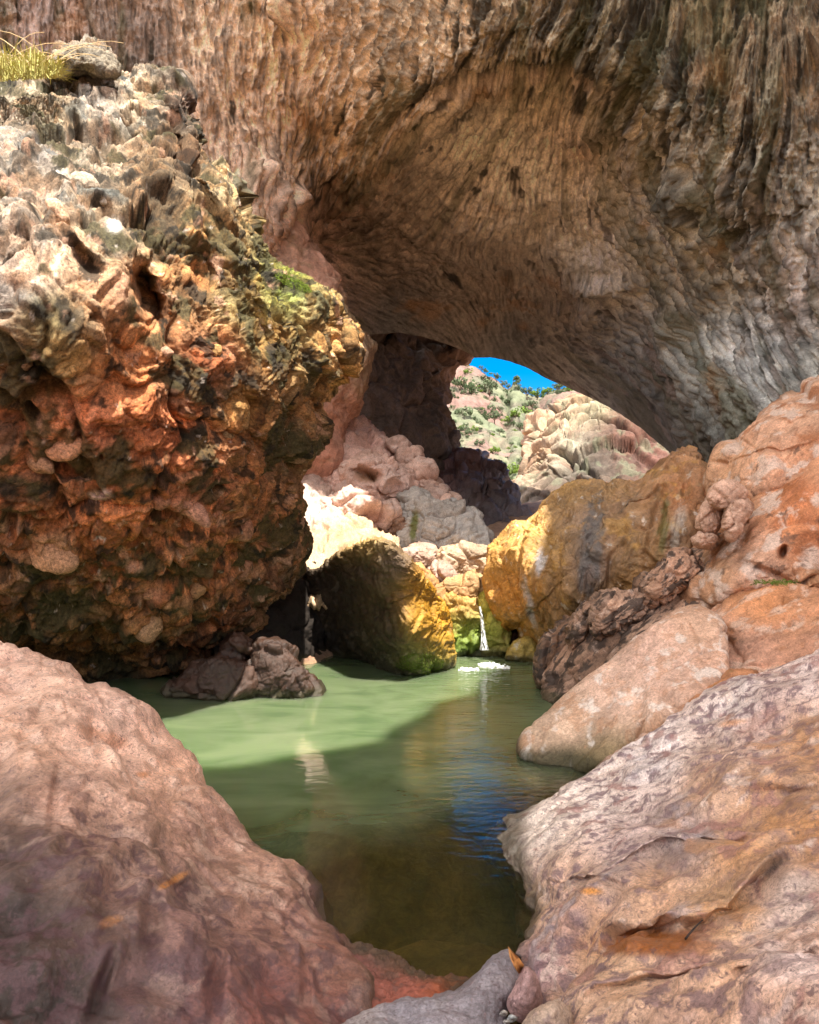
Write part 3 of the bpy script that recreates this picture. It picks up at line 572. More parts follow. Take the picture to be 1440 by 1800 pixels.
rock('dark_mound', 'dark shaded mound of rock under the left edge of the opening', 'rock mound',
     [(740, 870), (765, 825), (788, 805), (803, 795), (825, 797), (845, 802), (862, 815), (883, 824), (889, 842), (872, 848), (876, 862), (895, 876), (915, 893), (928, 915), (925, 945), (860, 985), (760, 960)], (830, 890),
     [(790, 810, 38), (880, 830, 37), (850, 900, 33), (920, 920, 32), (780, 900, 34)], crag(.3, 2, .4, 1.1), dict(at=[(850, 870, .09, .055, .045), (870, 910, .13, .11, .12), (800, 800, .14, .07, .06)], over=[((.22, .20, .24), .5, .35, .15, .7)], cellvar=[.3]), M_wet, N=110, bulge=2, back=3)

rock('rock_pillar', None, None, [(560, 520), (600, 515), (660, 545), (740, 570), (830, 590), (846, 612), (838, 628), (822, 642), (808, 652), (803, 690), (786, 714), (790, 735), (797, 760), (796, 800), (790, 835), (775, 870), (700, 860), (600, 800), (550, 720), (540, 600)], (690, 700),
     [(600, 560, 36), (830, 610, 43), (790, 720, 40), (700, 650, 38), (780, 840, 37), (640, 760, 34)], dict(lump=(1.0, 5), warp=(.6, 1.5), cells=[(.35, 2.6, 'crack'), (.12, 1.0, 'block')], fine=[(.10, .5), (.04, .15)]),
     dict(at=[(700, 650, .13, .10, .085), (820, 625, .24, .16, .12), (650, 720, .16, .115, .09), (780, 780, .12, .09, .07)], over=[((.06, .05, .04), 1.2, .1, .3, .5)]), M_far, N=200, bulge=2.5, back=6)
o_ = scene.objects['rock_pillar']; [o_.__delitem__(k) for k in ('label', 'category') if k in o_]; tag(o_, kind='structure')
rock('cliff_foot', None, None, [(400, 420), (470, 400), (520, 408), (533, 432), (556, 442), (580, 462), (594, 488), (597, 515), (606, 545), (628, 575), (652, 598), (657, 615), (648, 650), (645, 690), (632, 716), (610, 735), (600, 770), (600, 830), (560, 880), (470, 880), (400, 700)], (520, 640),
     [(450, 430, 25), (590, 500, 25.4), (650, 610, 25), (600, 720, 24.6), (520, 600, 24), (540, 860, 24.5)], dict(lump=(.6, 2.4), warp=(.3, 1), ridge=(.15, 1.5), fine=[(.10, .5), (.05, .15), (.02, .05)], stretch=(1, 1, .6)),
     dict(at=[(560, 480, .46, .24, .16), (600, 580, .34, .24, .13), (640, 630, .34, .23, .15), (580, 700, .42, .22, .15), (560, 780, .46, .24, .17), (500, 450, .46, .26, .17)], over=[((.22, .14, .07), .7, .15, .3, .6), ((.52, .36, .26), .4, .3, .2, .5)]), M_far, N=220, bulge=1.6, back=3)
o_ = scene.objects['cliff_foot']; [o_.__delitem__(k) for k in ('label', 'category') if k in o_]; tag(o_, kind='structure')
# pink boulders on the left under the arch
pinkc = lambda r=.56, g=.36, b=.29: dict(at=[(620, 800, r, g, b)], over=[((.34, .17, .11), .9, .25, .25, .55), ((.60, .48, .42), .5, .2, .3, .5), ((.12, .08, .06), .35, .48, .15, .6)], cellvar=[.12])
RB = crag(.35, 1.3, .16, .9, .04, .12)
rock('boulder', 'tall pink boulder leaning against the foot of the cave wall', 'boulder',
     [(540, 860), (545, 790), (560, 750), (585, 735), (622, 735), (650, 745), (680, 768), (697, 790), (700, 815), (690, 850), (650, 880), (590, 890)], (620, 810), [(560, 800, 25.5), (680, 790, 26), (620, 860, 24.5)], RB, pinkc(), M_pale, N=130, bulge=1.5, back=3, group=G_far)
rock('boulder', 'long pink boulder with a brown hollow in its face below the tall pink boulder', 'boulder',
     [(575, 880), (598, 835), (625, 805), (655, 798), (690, 815), (715, 840), (735, 862), (730, 880), (700, 885), (660, 900), (610, 905)], (655, 850), [(600, 860, 24), (720, 860, 24), (650, 830, 24)],
     dict(RB, dents=[(645, 838, 22, 9, 15, .7), (690, 858, 14, 7, 10, .4)]), dict(pinkc(.58, .40, .33), spots=[(645, 838, 22, 10, 15, (.28, .16, .08), .8)]), M_pale, N=130, bulge=1.2, back=2, group=G_far)
rock('boulder', 'rounded pink boulder with a reddish hollowed end just above the dark boulder', 'boulder',
     [(560, 900), (585, 865), (625, 858), (660, 868), (685, 890), (690, 915), (672, 938), (645, 945), (620, 935), (590, 925)], (635, 900), [(580, 890, 23), (680, 910, 22.8), (640, 880, 22.8)], dict(RB, dents=[(655, 905, 20, 14, 0, .4)]),
     dict(pinkc(.56, .40, .34), spots=[(655, 910, 24, 20, 0, (.36, .18, .13), .7)]), M_pale, N=110, bulge=1.0, back=2, group=G_far)
rock('boulder', 'small brown boulder wedged left of the grey boulder', 'boulder', [(672, 925), (690, 890), (712, 898), (722, 930), (715, 965), (680, 955)], (698, 930), [(680, 930, 23.2), (715, 930, 23)], RB, dict(at=[(0, 0, .26, .16, .11)]), M_pale, N=60, bulge=.6, back=1.5, group=G_far)
rock('boulder', 'pale grey rounded boulder with a green streak under the opening', 'boulder',
     [(700, 930), (704, 898), (722, 872), (745, 872), (790, 886), (822, 903), (845, 925), (858, 955), (850, 972), (800, 975), (740, 975), (706, 960)], (775, 930), [(710, 930, 22.6), (840, 940, 22), (770, 900, 22.6)], dict(RB, ridge=(.18, .8)),
     dict(at=[(0, 0, .40, .38, .35)], over=[((.20, .14, .10), .5, .3, .2, .6), ((.5, .38, .3), .8, .3, .3, .5)], spots=[(728, 925, 7, 30, 8, (.13, .15, .03), .9)], cellvar=[.15]), M_pale, N=150, bulge=1.2, back=2, group=G_far)
for i, (bx, by, br, dd_, lb) in enumerate([(703, 783, 15, 26, 'small dark topped pink boulder at the head of the row of small stones'), (722, 806, 20, 25.6, 'second small pink boulder down the row of small stones'), (738, 832, 22, 25.2, 'middle stone of the row running down beside the dark wall'),
                                           (752, 856, 22, 24.8, 'round pink stone low in the row above the grey boulder'), (772, 872, 14, 24.2, 'smallest pale stone touching the top of the grey boulder'), (712, 835, 16, 25, 'pink stone left of the middle of the row'), (790, 885, 10, 24, 'tiny brownish stone at the right foot of the row')]):
    rr_ = random.Random(i); pl = [(bx + br * (1 + .25 * rr_.uniform(-1, 1)) * math.cos(a_ * .785) * 1.15, by + br * (1 + .25 * rr_.uniform(-1, 1)) * math.sin(a_ * .785)) for a_ in range(8)]
    rock('boulder', lb, 'boulder', pl, (bx, by), [(bx, by, dd_)], RB, pinkc(.50, .34, .27), M_pale, N=40, bulge=.5, back=1, group=G_far)
rock('rock_slab', 'sunlit cream and pink rock slope showing left of the dark boulder', 'rock slab',
     [(440, 1030), (470, 900), (500, 840), (535, 822), (552, 828), (575, 850), (600, 880), (630, 915), (655, 935), (700, 955), (712, 985), (690, 1010), (600, 1060), (500, 1070)], (570, 940),
     [(510, 860, 24.5), (560, 860, 24), (540, 1000, 20), (650, 970, 20.5), (600, 930, 22)], dict(lump=(.3, 1.4), warp=(.3, .6), cells=[(.2, 1.0, 'block'), (.07, .35, 'block')], fine=[(.05, .15), (.02, .05)]),
     dict(at=[(540, 880, .48, .36, .31), (600, 960, .46, .32, .19), (550, 990, .46, .33, .20)], over=[((.40, .16, .09), .6, .42, .15, .7)], cellvar=[.1]), M_pale, N=150, bulge=.8, back=3)

# sunlit stones and the ochre step behind the waterfall
G_mid = 'sunlit stones above the waterfall'
st = crag(.12, .6, .09, .45, .02, .07); cc_ = lambda *c: dict(at=[(0, 0, *c)], over=[((.40, .20, .10), .4, .3, .2, .5)], cellvar=[.15])
rock('stone', 'squared pinkish stone in sun just right of the dark boulder top', 'stone', [(700, 975), (718, 965), (745, 968), (762, 976), (765, 995), (750, 1006), (715, 1005), (702, 995)], (733, 986), [(0, 0, 20.6)], st, cc_(.42, .29, .22), M_pale, N=60, bulge=.3, back=1, p=4, group=G_mid)
rock('stone', 'flat square pale stone lying below the grey boulder', 'stone', [(722, 962), (742, 960), (760, 965), (762, 978), (725, 978)], (742, 970), [(0, 0, 21.2)], st, cc_(.36, .25, .20), M_pale, N=40, bulge=.3, back=1, p=4, group=G_mid)
rock('stone', 'broad rounded cream stone in full sun above the waterfall', 'stone', [(768, 985), (780, 968), (810, 960), (850, 960), (885, 972), (880, 1000), (855, 1015), (815, 1012), (785, 1005)], (825, 987), [(0, 0, 20.4)], st, cc_(.42, .30, .20), M_pale, N=80, bulge=.5, back=1.5, group=G_mid)
rock('stone', 'mottled white and brown stone left of the cream stone', 'stone', [(750, 1000), (765, 990), (790, 995), (800, 1012), (792, 1030), (765, 1032), (752, 1020)], (774, 1012), [(0, 0, 19.7)], st, cc_(.36, .25, .20), M_pale, N=60, bulge=.3, back=1, group=G_mid)
rock('stone', 'orange brown leaning stone behind the dark boulder shoulder', 'stone', [(705, 1000), (735, 992), (760, 1010), (775, 1035), (780, 1060), (740, 1060), (715, 1040)], (742, 1030), [(0, 0, 19)], st, cc_(.40, .22, .09), M_pale, N=60, bulge=.3, back=1, group=G_mid)
rock('stone', 'cream topped ledge stone above the mossy step', 'stone', [(768, 1040), (785, 1022), (820, 1014), (855, 1018), (868, 1035), (855, 1052), (800, 1060), (775, 1056)], (818, 1038), [(0, 0, 19.3)], st, cc_(.42, .26, .12), M_pale, N=70, bulge=.3, back=1, group=G_mid)
rock('mossy_step', 'ochre rock step coated in bright green moss left of the waterfall', 'rock step',
     [(772, 1150), (778, 1100), (772, 1060), (790, 1042), (820, 1038), (840, 1045), (850, 1065), (848, 1100), (850, 1150), (820, 1160)], (812, 1095), [(0, 0, 19.0)], dict(st, lump=(.18, .5)),
     dict(at=[(800, 1060, .46, .25, .06), (830, 1060, .46, .26, .08), (805, 1110, .15, .21, .02), (835, 1110, .13, .22, .02), (810, 1135, .09, .17, .02), (780, 1090, .30, .19, .04)], over=[((.30, .16, .05), .25, .3, .2, .5)]), M_wet, N=100, bulge=.5, back=1.4)
rock('mossy_step', 'narrow yellow green wet rock right of the waterfall against the ochre boulder', 'rock step',
     [(848, 1150), (844, 1100), (846, 1060), (860, 1040), (885, 1050), (892, 1090), (895, 1130), (900, 1145), (880, 1152)], (868, 1100), [(0, 0, 19.0)], st,
     dict(at=[(860, 1070, .42, .36, .05), (870, 1120, .30, .36, .06), (885, 1130, .40, .32, .08)], over=[((.30, .16, .05), .25, .3, .2, .5)]), M_wet, N=80, bulge=.4, back=1.4)

# dark boulder, sunlit ochre edge; shade painted near black on front and left
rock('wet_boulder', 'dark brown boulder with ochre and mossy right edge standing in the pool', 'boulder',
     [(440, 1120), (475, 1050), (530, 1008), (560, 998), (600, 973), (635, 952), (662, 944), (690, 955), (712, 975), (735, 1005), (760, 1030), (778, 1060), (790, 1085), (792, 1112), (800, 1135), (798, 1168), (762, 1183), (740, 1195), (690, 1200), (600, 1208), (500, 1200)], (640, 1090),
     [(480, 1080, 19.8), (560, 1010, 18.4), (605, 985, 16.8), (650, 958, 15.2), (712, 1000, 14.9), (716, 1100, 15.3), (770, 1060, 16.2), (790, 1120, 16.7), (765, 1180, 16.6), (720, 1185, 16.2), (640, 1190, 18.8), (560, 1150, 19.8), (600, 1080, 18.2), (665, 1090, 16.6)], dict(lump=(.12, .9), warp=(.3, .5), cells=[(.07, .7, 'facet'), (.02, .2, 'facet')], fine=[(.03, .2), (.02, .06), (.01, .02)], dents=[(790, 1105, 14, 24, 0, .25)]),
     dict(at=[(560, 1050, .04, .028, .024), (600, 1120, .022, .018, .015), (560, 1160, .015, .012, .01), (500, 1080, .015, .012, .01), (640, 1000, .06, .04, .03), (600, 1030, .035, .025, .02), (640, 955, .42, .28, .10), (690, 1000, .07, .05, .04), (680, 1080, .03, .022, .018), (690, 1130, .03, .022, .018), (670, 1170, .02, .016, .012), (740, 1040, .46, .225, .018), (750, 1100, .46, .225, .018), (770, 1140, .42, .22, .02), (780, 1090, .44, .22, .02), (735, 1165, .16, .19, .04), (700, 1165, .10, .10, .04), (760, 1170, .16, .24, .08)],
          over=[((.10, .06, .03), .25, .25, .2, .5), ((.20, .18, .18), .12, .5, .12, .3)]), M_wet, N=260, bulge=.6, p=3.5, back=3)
G_low = 'dark wet rocks at the foot of the big boulder'
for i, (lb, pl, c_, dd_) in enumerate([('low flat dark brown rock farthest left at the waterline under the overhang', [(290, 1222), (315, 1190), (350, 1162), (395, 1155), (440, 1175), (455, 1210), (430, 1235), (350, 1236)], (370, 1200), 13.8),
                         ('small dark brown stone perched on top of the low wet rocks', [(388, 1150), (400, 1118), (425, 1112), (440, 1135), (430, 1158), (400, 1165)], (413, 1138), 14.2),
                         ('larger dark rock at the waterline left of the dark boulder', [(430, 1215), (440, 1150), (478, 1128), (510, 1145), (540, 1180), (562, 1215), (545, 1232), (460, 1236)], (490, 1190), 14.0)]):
    rock('wet_shade_rock', lb, 'rock', pl, c_, [(0, 0, dd_)], crag(.12, .6, .08, .5, .02, .08), dict(at=[(0, 0, .045, .02, .011)], over=[((.04, .028, .02), .4, .1, .3, .6)], cellvar=[.2]), M_wet, N=90, bulge=.5, back=1.5, group=G_low)

rock('wet_shade_rock', 'near-black rock added in place of the shadow between the big boulder and the dark boulder', 'rock', [(380, 1180), (400, 1060), (460, 1000), (530, 985), (570, 1010), (580, 1100), (560, 1200), (480, 1225), (400, 1220)], (485, 1110), [(420, 1100, 16.8), (500, 1100, 17.8), (570, 1100, 19.0), (470, 1210, 16.0), (560, 1200, 18.6)], crag(.15, .8, .10, .6, .03, .1), dict(at=[(0, 0, .016, .011, .008)]), M_far, N=110, bulge=.5, back=2, group=G_low)  # added filler: its near-black colour stands in for deep shade in the gap
# the great conglomerate boulder
rock('conglomerate_boulder', 'huge brown and red boulder of cemented cobbles overhanging the pool', 'boulder',
     [(-420, 300), (-260, 140), (-60, 108), (40, 104), (85, 100), (118, 82), (160, 80), (195, 95), (214, 122), (250, 124), (290, 138), (312, 160), (318, 205), (335, 232), (350, 268), (385, 292), (418, 320), (425, 350), (450, 400), (468, 445), (500, 475), (555, 508), (592, 530), (600, 560), (624, 590), (622, 620), (595, 665), (560, 715), (552, 770), (532, 815), (518, 850), (514, 905), (524, 960), (520, 1000), (490, 1030),
      (452, 1065), (440, 1095), (400, 1115), (368, 1150), (330, 1176), (270, 1190), (200, 1216), (150, 1213), (100, 1190), (40, 1150), (-80, 1150), (-420, 1150), (-560, 750)], (200, 700),
     [(-300, 300, 12), (-300, 900, 10.4), (0, 520, 9.0), (200, 430, 9.7), (20, 250, 10.6), (180, 300, 10.9), (100, 130, 13), (250, 160, 12.6), (330, 330, 11.2), (350, 480, 10.6), (460, 500, 11.4), (590, 560, 12.7), (250, 620, 10.1), (450, 720, 11.5), (500, 620, 11.7), (250, 850, 10.9), (80, 760, 10.0), (80, 950, 11.3), (250, 1000, 12.2), (420, 950, 13.0), (250, 1120, 13.5), (80, 1120, 13.0), (430, 1080, 14.6), (500, 980, 14.8), (200, 1200, 14.9)],
     dict(lump=(.34, 1.8), warp=(.25, .5), stretch=(1, 1, .8), ridge=(.10, 1.3), cells=[(.26, 1.5, 'facet'), (.07, .42, 'facet'), (.05, .24, 'pebble'), (.022, .12, 'facet')], fine=[(.11, .5), (.05, .14), (.020, .04)], holes=(.3, .7, .42), dents=[(262, 520, 26, 48, -15, 1.3), (150, 470, 30, 14, 40, .5), (120, 820, 40, 14, 20, .45), (385, 300, 14, 45, -35, .9), (300, 250, 12, 60, -12, .9), (350, 370, 14, 60, -30, .6), (180, 385, 30, 18, 40, .35), (130, 250, 10, 30, 10, .5), (450, 560, 14, 50, -20, .5), (360, 470, 16, 40, -20, .4)]),
     dict(at=[(0, 300, 0.340, 0.266, 0.196), (100, 200, 0.311, 0.238, 0.154), (80, 270, 0.252, 0.230, 0.203), (180, 160, 0.281, 0.245, 0.210), (250, 180, 0.340, 0.259, 0.168), (40, 380, 0.355, 0.259, 0.182), (180, 330, 0.340, 0.274, 0.196), (200, 420, 0.266, 0.209, 0.140), (10, 490, 0.374, 0.296, 0.238), (280, 300, 0.163, 0.101, 0.049), (260, 400, 0.178, 0.108, 0.049), (320, 180, 0.102, 0.062, 0.042), (330, 280, 0.136, 0.078, 0.042), (390, 310, 0.374, 0.281, 0.154), (370, 420, 0.340, 0.211, 0.084), (320, 480, 0.255, 0.125, 0.049), (200, 500, 0.374, 0.203, 0.105), (80, 560, 0.111, 0.086, 0.035), (60, 460, 0.306, 0.218, 0.154),
              (100, 620, 0.210, 0.126, 0.042), (250, 620, 0.378, 0.160, 0.063), (430, 520, 0.170, 0.117, 0.042), (510, 500, 0.187, 0.234, 0.042), (560, 530, 0.306, 0.234, 0.098), (480, 600, 0.210, 0.134, 0.042), (600, 600, 0.378, 0.218, 0.084), (380, 640, 0.441, 0.168, 0.077), (430, 700, 0.210, 0.126, 0.042), (150, 760, 0.483, 0.185, 0.091), (300, 760, 0.441, 0.160, 0.070), (500, 720, 0.210, 0.118, 0.049), (60, 760, 0.336, 0.143, 0.070), (350, 880, 0.483, 0.185, 0.091), (250, 860, 0.315, 0.134, 0.056), (450, 850, 0.273, 0.118, 0.049),
              (100, 950, 0.483, 0.193, 0.084), (220, 960, 0.483, 0.176, 0.063), (380, 960, 0.357, 0.143, 0.063), (250, 1020, 0.483, 0.176, 0.084), (150, 1080, 0.168, 0.092, 0.035), (60, 1020, 0.147, 0.076, 0.035), (300, 1100, 0.378, 0.168, 0.070), (200, 1150, 0.252, 0.143, 0.049), (450, 1000, 0.189, 0.092, 0.049), (530, 800, 0.168, 0.101, 0.049)],
          over=[((.055, .05, .018), .9, .10, .18, .85), ((.02, .016, .01), .40, .20, .12, .85), ((.55, .33, .22), .5, .35, .15, .55), ((.62, .55, .48), .18, .52, .1, .6)], mottle=.5, cellvar=[.15, .45, .40, .3], soil_tone=((.06, .05, .025), .10, .35, .7),
          spots=[(200, 395, 17, 14, 0, (.62, .58, .52), 1), (175, 870, 24, 9, 0, (.52, .38, .32), 1), (340, 900, 45, 18, 30, (.55, .29, .19), .8), (205, 505, 24, 42, 0, (.52, .30, .18), .8), (330, 965, 30, 14, 0, (.50, .25, .15), .6), (90, 970, 40, 34, 20, (.52, .29, .16), .8), (265, 1040, 28, 22, 0, (.52, .25, .15), .8)]),
     M_cong, N=620, bulge=2.2, p=2.6, back=6)
big_b = [o for o in scene.objects if o.name == 'conglomerate_boulder'][0]
# cobbles standing out of the boulder
def cobble(x, y, rx, ry, ang, rgb, lb, dep):
    ca, sa = math.cos(rad(ang)), math.sin(rad(ang)); rr_ = random.Random(int(x * 7 + y)); c0, _n = surf_at('conglomerate_boulder', x, y)
    pl = []
    for k in range(9):
        t = k / 9 * 2 * math.pi; u = rx * math.cos(t) * rr_.uniform(.85, 1.12); v = ry * math.sin(t) * rr_.uniform(.85, 1.12); pl.append((x + u * ca - v * sa, y + u * sa + v * ca))
    rock('cobble', lb, None, pl, (x, y), [(0, 0, c0[1] - dep * .35)], smooth(.03, .3, .008, .05), dict(at=[(0, 0, *rgb)], over=[((rgb[0] * .5, rgb[1] * .45, rgb[2] * .4), .2, .2, .3, .6)]), M_cong, N=36, bulge=.16, back=.4, parent=big_b, K=5)
for args in [(200, 397, 17, 15, 0, (.66, .62, .54), 'round white cobble', .12), (175, 871, 23, 9, 3, (.60, .42, .36), 'flat pinkish white cobble', .12), (182, 352, 14, 12, 20, (.50, .44, .36), 'pale grey cobble', .08), (100, 372, 30, 14, 50, (.52, .34, .22), 'long tan cobble', .08), (398, 762, 14, 17, 0, (.30, .20, .10), None, .08),
             (380, 618, 13, 13, 0, (.46, .27, .10), None, .1), (335, 895, 46, 17, 38, (.52, .28, .19), 'long pink cobble', .10), (283, 878, 22, 18, 10, (.46, .22, .13), None, .08), (267, 1035, 24, 20, 0, (.52, .26, .16), None, .08), (90, 968, 50, 38, 35, (.50, .28, .16), 'big tan slab shaped cobble', .10), (68, 812, 30, 18, 40, (.42, .24, .14), None, .08),
             (118, 785, 24, 40, 70, (.50, .26, .15), None, .08), (290, 620, 16, 12, 0, (.48, .28, .18), None, .06), (425, 930, 20, 24, 0, (.40, .20, .12), None, .06), (205, 505, 22, 40, -8, (.50, .29, .18), 'upright tan cobble', .08), (150, 320, 26, 18, 30, (.48, .40, .30), None, .06), (345, 1025, 22, 30, 20, (.36, .19, .10), None, .06), (260, 1100, 26, 34, 15, (.38, .22, .12), None, .05), (430, 1000, 12, 22, 20, (.40, .20, .12), None, .05), (40, 640, 18, 14, 0, (.40, .26, .16), None, .06)]:
    cobble(*args)
rock('grey_boulder', 'grey brown lump of rock with a dark underside on top of the big boulder', 'boulder', [(78, 118), (92, 95), (125, 80), (160, 78), (190, 92), (212, 118), (205, 135), (170, 134), (140, 128), (100, 135)], (146, 108), [(0, 0, 12.4)],
     dict(lump=(.10, .4), fine=[(.05, .12), (.02, .04)], dents=[(110, 118, 16, 12, 0, .25), (150, 122, 20, 8, 0, .15)]), dict(at=[(0, 0, .24, .205, .15)], over=[((.08, .07, .055), .3, .1, .2, .7)]), M_cong, N=90, bulge=.5, back=1.2)

# the ochre boulder on the right
rock('ochre_boulder', 'large wet ochre boulder with dark grey water streaks right of the waterfall', 'boulder',
     [(850, 1040), (856, 1000), (864, 970), (885, 940), (905, 920), (930, 914), (945, 900), (962, 878), (985, 858), (1020, 848), (1060, 852), (1105, 850), (1140, 835), (1165, 808), (1190, 792), (1215, 788), (1235, 808), (1248, 850), (1250, 900), (1235, 950), (1200, 1000), (1140, 1060), (1060, 1110), (1000, 1150), (965, 1175), (935, 1160), (920, 1120), (905, 1100), (885, 1112), (865, 1100), (852, 1070)], (1020, 990),
     [(860, 1040, 18.2), (900, 1000, 17.4), (950, 920, 17.4), (1020, 860, 17.6), (1020, 960, 16.2), (1100, 860, 16.8), (1200, 800, 16.2), (1200, 900, 15), (1100, 1000, 15.6), (960, 1150, 17.4), (1000, 1060, 16.3)],
     dict(lump=(.30, 1.2), stretch=(1, 1, .6), warp=(.3, .5), ridge=(.12, .8), fine=[(.08, .28), (.03, .09), (.015, .03)], dents=[(905, 1110, 16, 16, 0, .7), (1150, 920, 10, 60, 10, .25), (955, 1000, 8, 60, 5, .2), (1120, 880, 60, 6, -35, .2), (915, 1000, 6, 70, 10, .15)]),
     dict(sps=[7, 7, 1.6], spn=.9, at=[(870, 990, 0.512, 0.266, 0.070), (900, 1050, 0.495, 0.214, 0.035), (880, 1080, 0.495, 0.229, 0.035), (930, 930, 0.512, 0.295, 0.084), (1000, 855, 0.453, 0.275, 0.098), (1060, 860, 0.354, 0.214, 0.087), (950, 960, 0.426, 0.251, 0.070), (980, 1000, 0.297, 0.171, 0.069), (1010, 920, 0.269, 0.177, 0.104), (1040, 930, 0.156, 0.122, 0.110), (1040, 1000, 0.141, 0.110, 0.104), (1090, 900, 0.311, 0.190, 0.104), (1100, 960, 0.311, 0.177, 0.075), (1150, 850, 0.368, 0.208, 0.098), (1210, 820, 0.389, 0.208, 0.104), (1190, 870, 0.368, 0.147, 0.052), (1190, 930, 0.255, 0.153, 0.081), (1150, 980, 0.269, 0.147, 0.058), (1100, 1020, 0.311, 0.165, 0.052), (1000, 1080, 0.240, 0.135, 0.058), (960, 1130, 0.240, 0.122, 0.040), (940, 1150, 0.375, 0.236, 0.042)],
          over=[((.20, .12, .05), .35, .15, .25, .6, (1, 1, .4)), ((.62, .58, .52), .16, .40, .12, .55, (1, 1, .35)), ((.50, .28, .06), .5, .2, .3, .5)],
          spots=[(1040, 960, 20, 90, 5, (.11, .105, .10), .8), (1165, 930, 9, 45, 10, (.12, .11, .03), .8), (950, 985, 10, 24, 10, (.60, .60, .62), .7), (930, 1060, 7, 45, -12, (.50, .50, .50), .6), (1190, 935, 12, 50, 10, (.40, .38, .34), .5)]),
     M_wet, N=380, bulge=1.6, back=3)
rock('waterline_rock', 'small yellow wet rock at the waterline under the ochre boulder', 'rock', [(888, 1158), (895, 1138), (915, 1122), (935, 1120), (948, 1140), (952, 1168), (920, 1170)], (920, 1148), [(0, 0, 18.2)], smooth(.06, .3), dict(at=[(0, 0, .42, .30, .07)], over=[((.5, .5, .48), .2, .3, .2, .5)]), M_wet, N=50, bulge=.3, back=1)

# right hand bank: red boulders, dark slabs, pale slab
redc = dict(cellvar=[.12], axis=38, mst=(.6, 1, 1.3), mottle=.42, at=[(1260, 830, 0.460, 0.270, 0.160), (1350, 740, 0.515, 0.306, 0.200), (1440, 700, 0.515, 0.324, 0.216), (1440, 800, 0.460, 0.216, 0.112), (1330, 850, 0.506, 0.297, 0.192)], over=[((.30, .11, .04), .8, .12, .25, .75), ((.62, .50, .42), .5, .08, .2, .75), ((.12, .07, .05), .25, .38, .1, .75)])
rock('red_boulder', 'topmost pink and orange boulder against the cave ceiling at right', 'boulder', [(1235, 860), (1250, 820), (1268, 792), (1305, 760), (1350, 715), (1400, 688), (1445, 664), (1560, 620), (1760, 640), (1800, 850), (1560, 980), (1400, 950), (1300, 930), (1250, 905)], (1420, 830),
     [(1250, 850, 14.4), (1440, 670, 14.2), (1350, 800, 13.2), (1600, 800, 12), (1440, 900, 12.6)], dict(lump=(.16, 1.6), fine=[(.03, .3), (.012, .08), (.005, .03)], cells=[(.20, 1.5, 'facet'), (.035, .4, 'facet')], axis=38, stretch=(.7, 1, 1.2), warp=(.08, .7), dents=[(1350, 795, 100, 4, -14, .12), (1300, 770, 40, 3, 35, .08)]), redc, M_pale, N=260, bulge=1.2, back=3, group='red boulders stacked on the right bank')
rock('red_boulder', 'big rust stained boulder with a dark pit in the middle of the right bank', 'boulder', [(1165, 1075), (1185, 1030), (1225, 985), (1270, 925), (1300, 875), (1335, 848), (1375, 830), (1440, 782), (1600, 730), (1780, 800), (1800, 1060), (1600, 1120), (1440, 1060), (1350, 1042), (1260, 1075), (1200, 1100)], (1380, 950),
     [(1200, 1040, 13.0), (1300, 880, 13.2), (1440, 800, 12.8), (1350, 950, 12.0), (1440, 1030, 11.3), (1250, 1040, 12.2), (1650, 950, 10.2)], dict(lump=(.18, 1.5), fine=[(.03, .3), (.012, .08), (.005, .03)], cells=[(.20, 1.3, 'facet'), (.035, .35, 'facet')], axis=38, warp=(.08, .6), stretch=(.6, 1, 1.3), dents=[(1377, 970, 7, 12, 15, .45), (1340, 1000, 60, 5, 20, .15), (1300, 960, 5, 50, 35, .12), (1430, 965, 30, 30, 0, .3)]),
     dict(redc, at=[(1440, 820, 0.497, 0.270, 0.160), (1330, 870, 0.478, 0.270, 0.160), (1400, 870, 0.460, 0.171, 0.072), (1380, 920, 0.460, 0.180, 0.072), (1330, 950, 0.534, 0.324, 0.216), (1240, 1000, 0.460, 0.261, 0.144), (1420, 960, 0.405, 0.162, 0.072), (1340, 1010, 0.534, 0.324, 0.224), (1430, 1020, 0.368, 0.198, 0.104), (1220, 1040, 0.368, 0.198, 0.112)]), M_pale, N=300, bulge=1.2, back=3, group='red boulders stacked on the right bank')
rock('red_boulder', 'smooth orange brown boulder with a green fern above it right of the pale slab', 'boulder', [(1195, 1130), (1215, 1090), (1250, 1050), (1290, 1022), (1345, 1015), (1400, 1022), (1450, 1040), (1620, 1050), (1700, 1200), (1440, 1300), (1280, 1260), (1230, 1200)], (1370, 1140),
     [(1210, 1110, 12.0), (1300, 1030, 11.9), (1440, 1050, 11.0), (1300, 1150, 10.9), (1440, 1180, 10.0), (1650, 1150, 8.5)], dict(lump=(.16, 1.3), fine=[(.025, .3), (.010, .08), (.004, .03)], cells=[(.12, 1.1, 'facet'), (.03, .35, 'facet')], axis=25, warp=(.2, .6), stretch=(.6, 1, 1.3)),
     dict(mottle=.45, axis=25, mst=(.5, 1, 1.5), at=[(1230, 1100, 0.458, 0.288, 0.224), (1290, 1040, 0.475, 0.230, 0.112), (1350, 1060, 0.475, 0.211, 0.090), (1420, 1080, 0.458, 0.230, 0.123), (1330, 1150, 0.458, 0.250, 0.168), (1440, 1130, 0.458, 0.240, 0.157), (1250, 1180, 0.405, 0.240, 0.179)], over=[((.34, .13, .04), .6, .2, .3, .6, (1, 1, 2)), ((.62, .46, .36), .4, .1, .2, .6, (.7, 1, 2)), ((.12, .07, .05), .2, .4, .1, .6)]), M_pale, N=240, bulge=1.0, back=2, group='red boulders stacked on the right bank')
G_blk = 'small pink blocks wedged between the boulders'
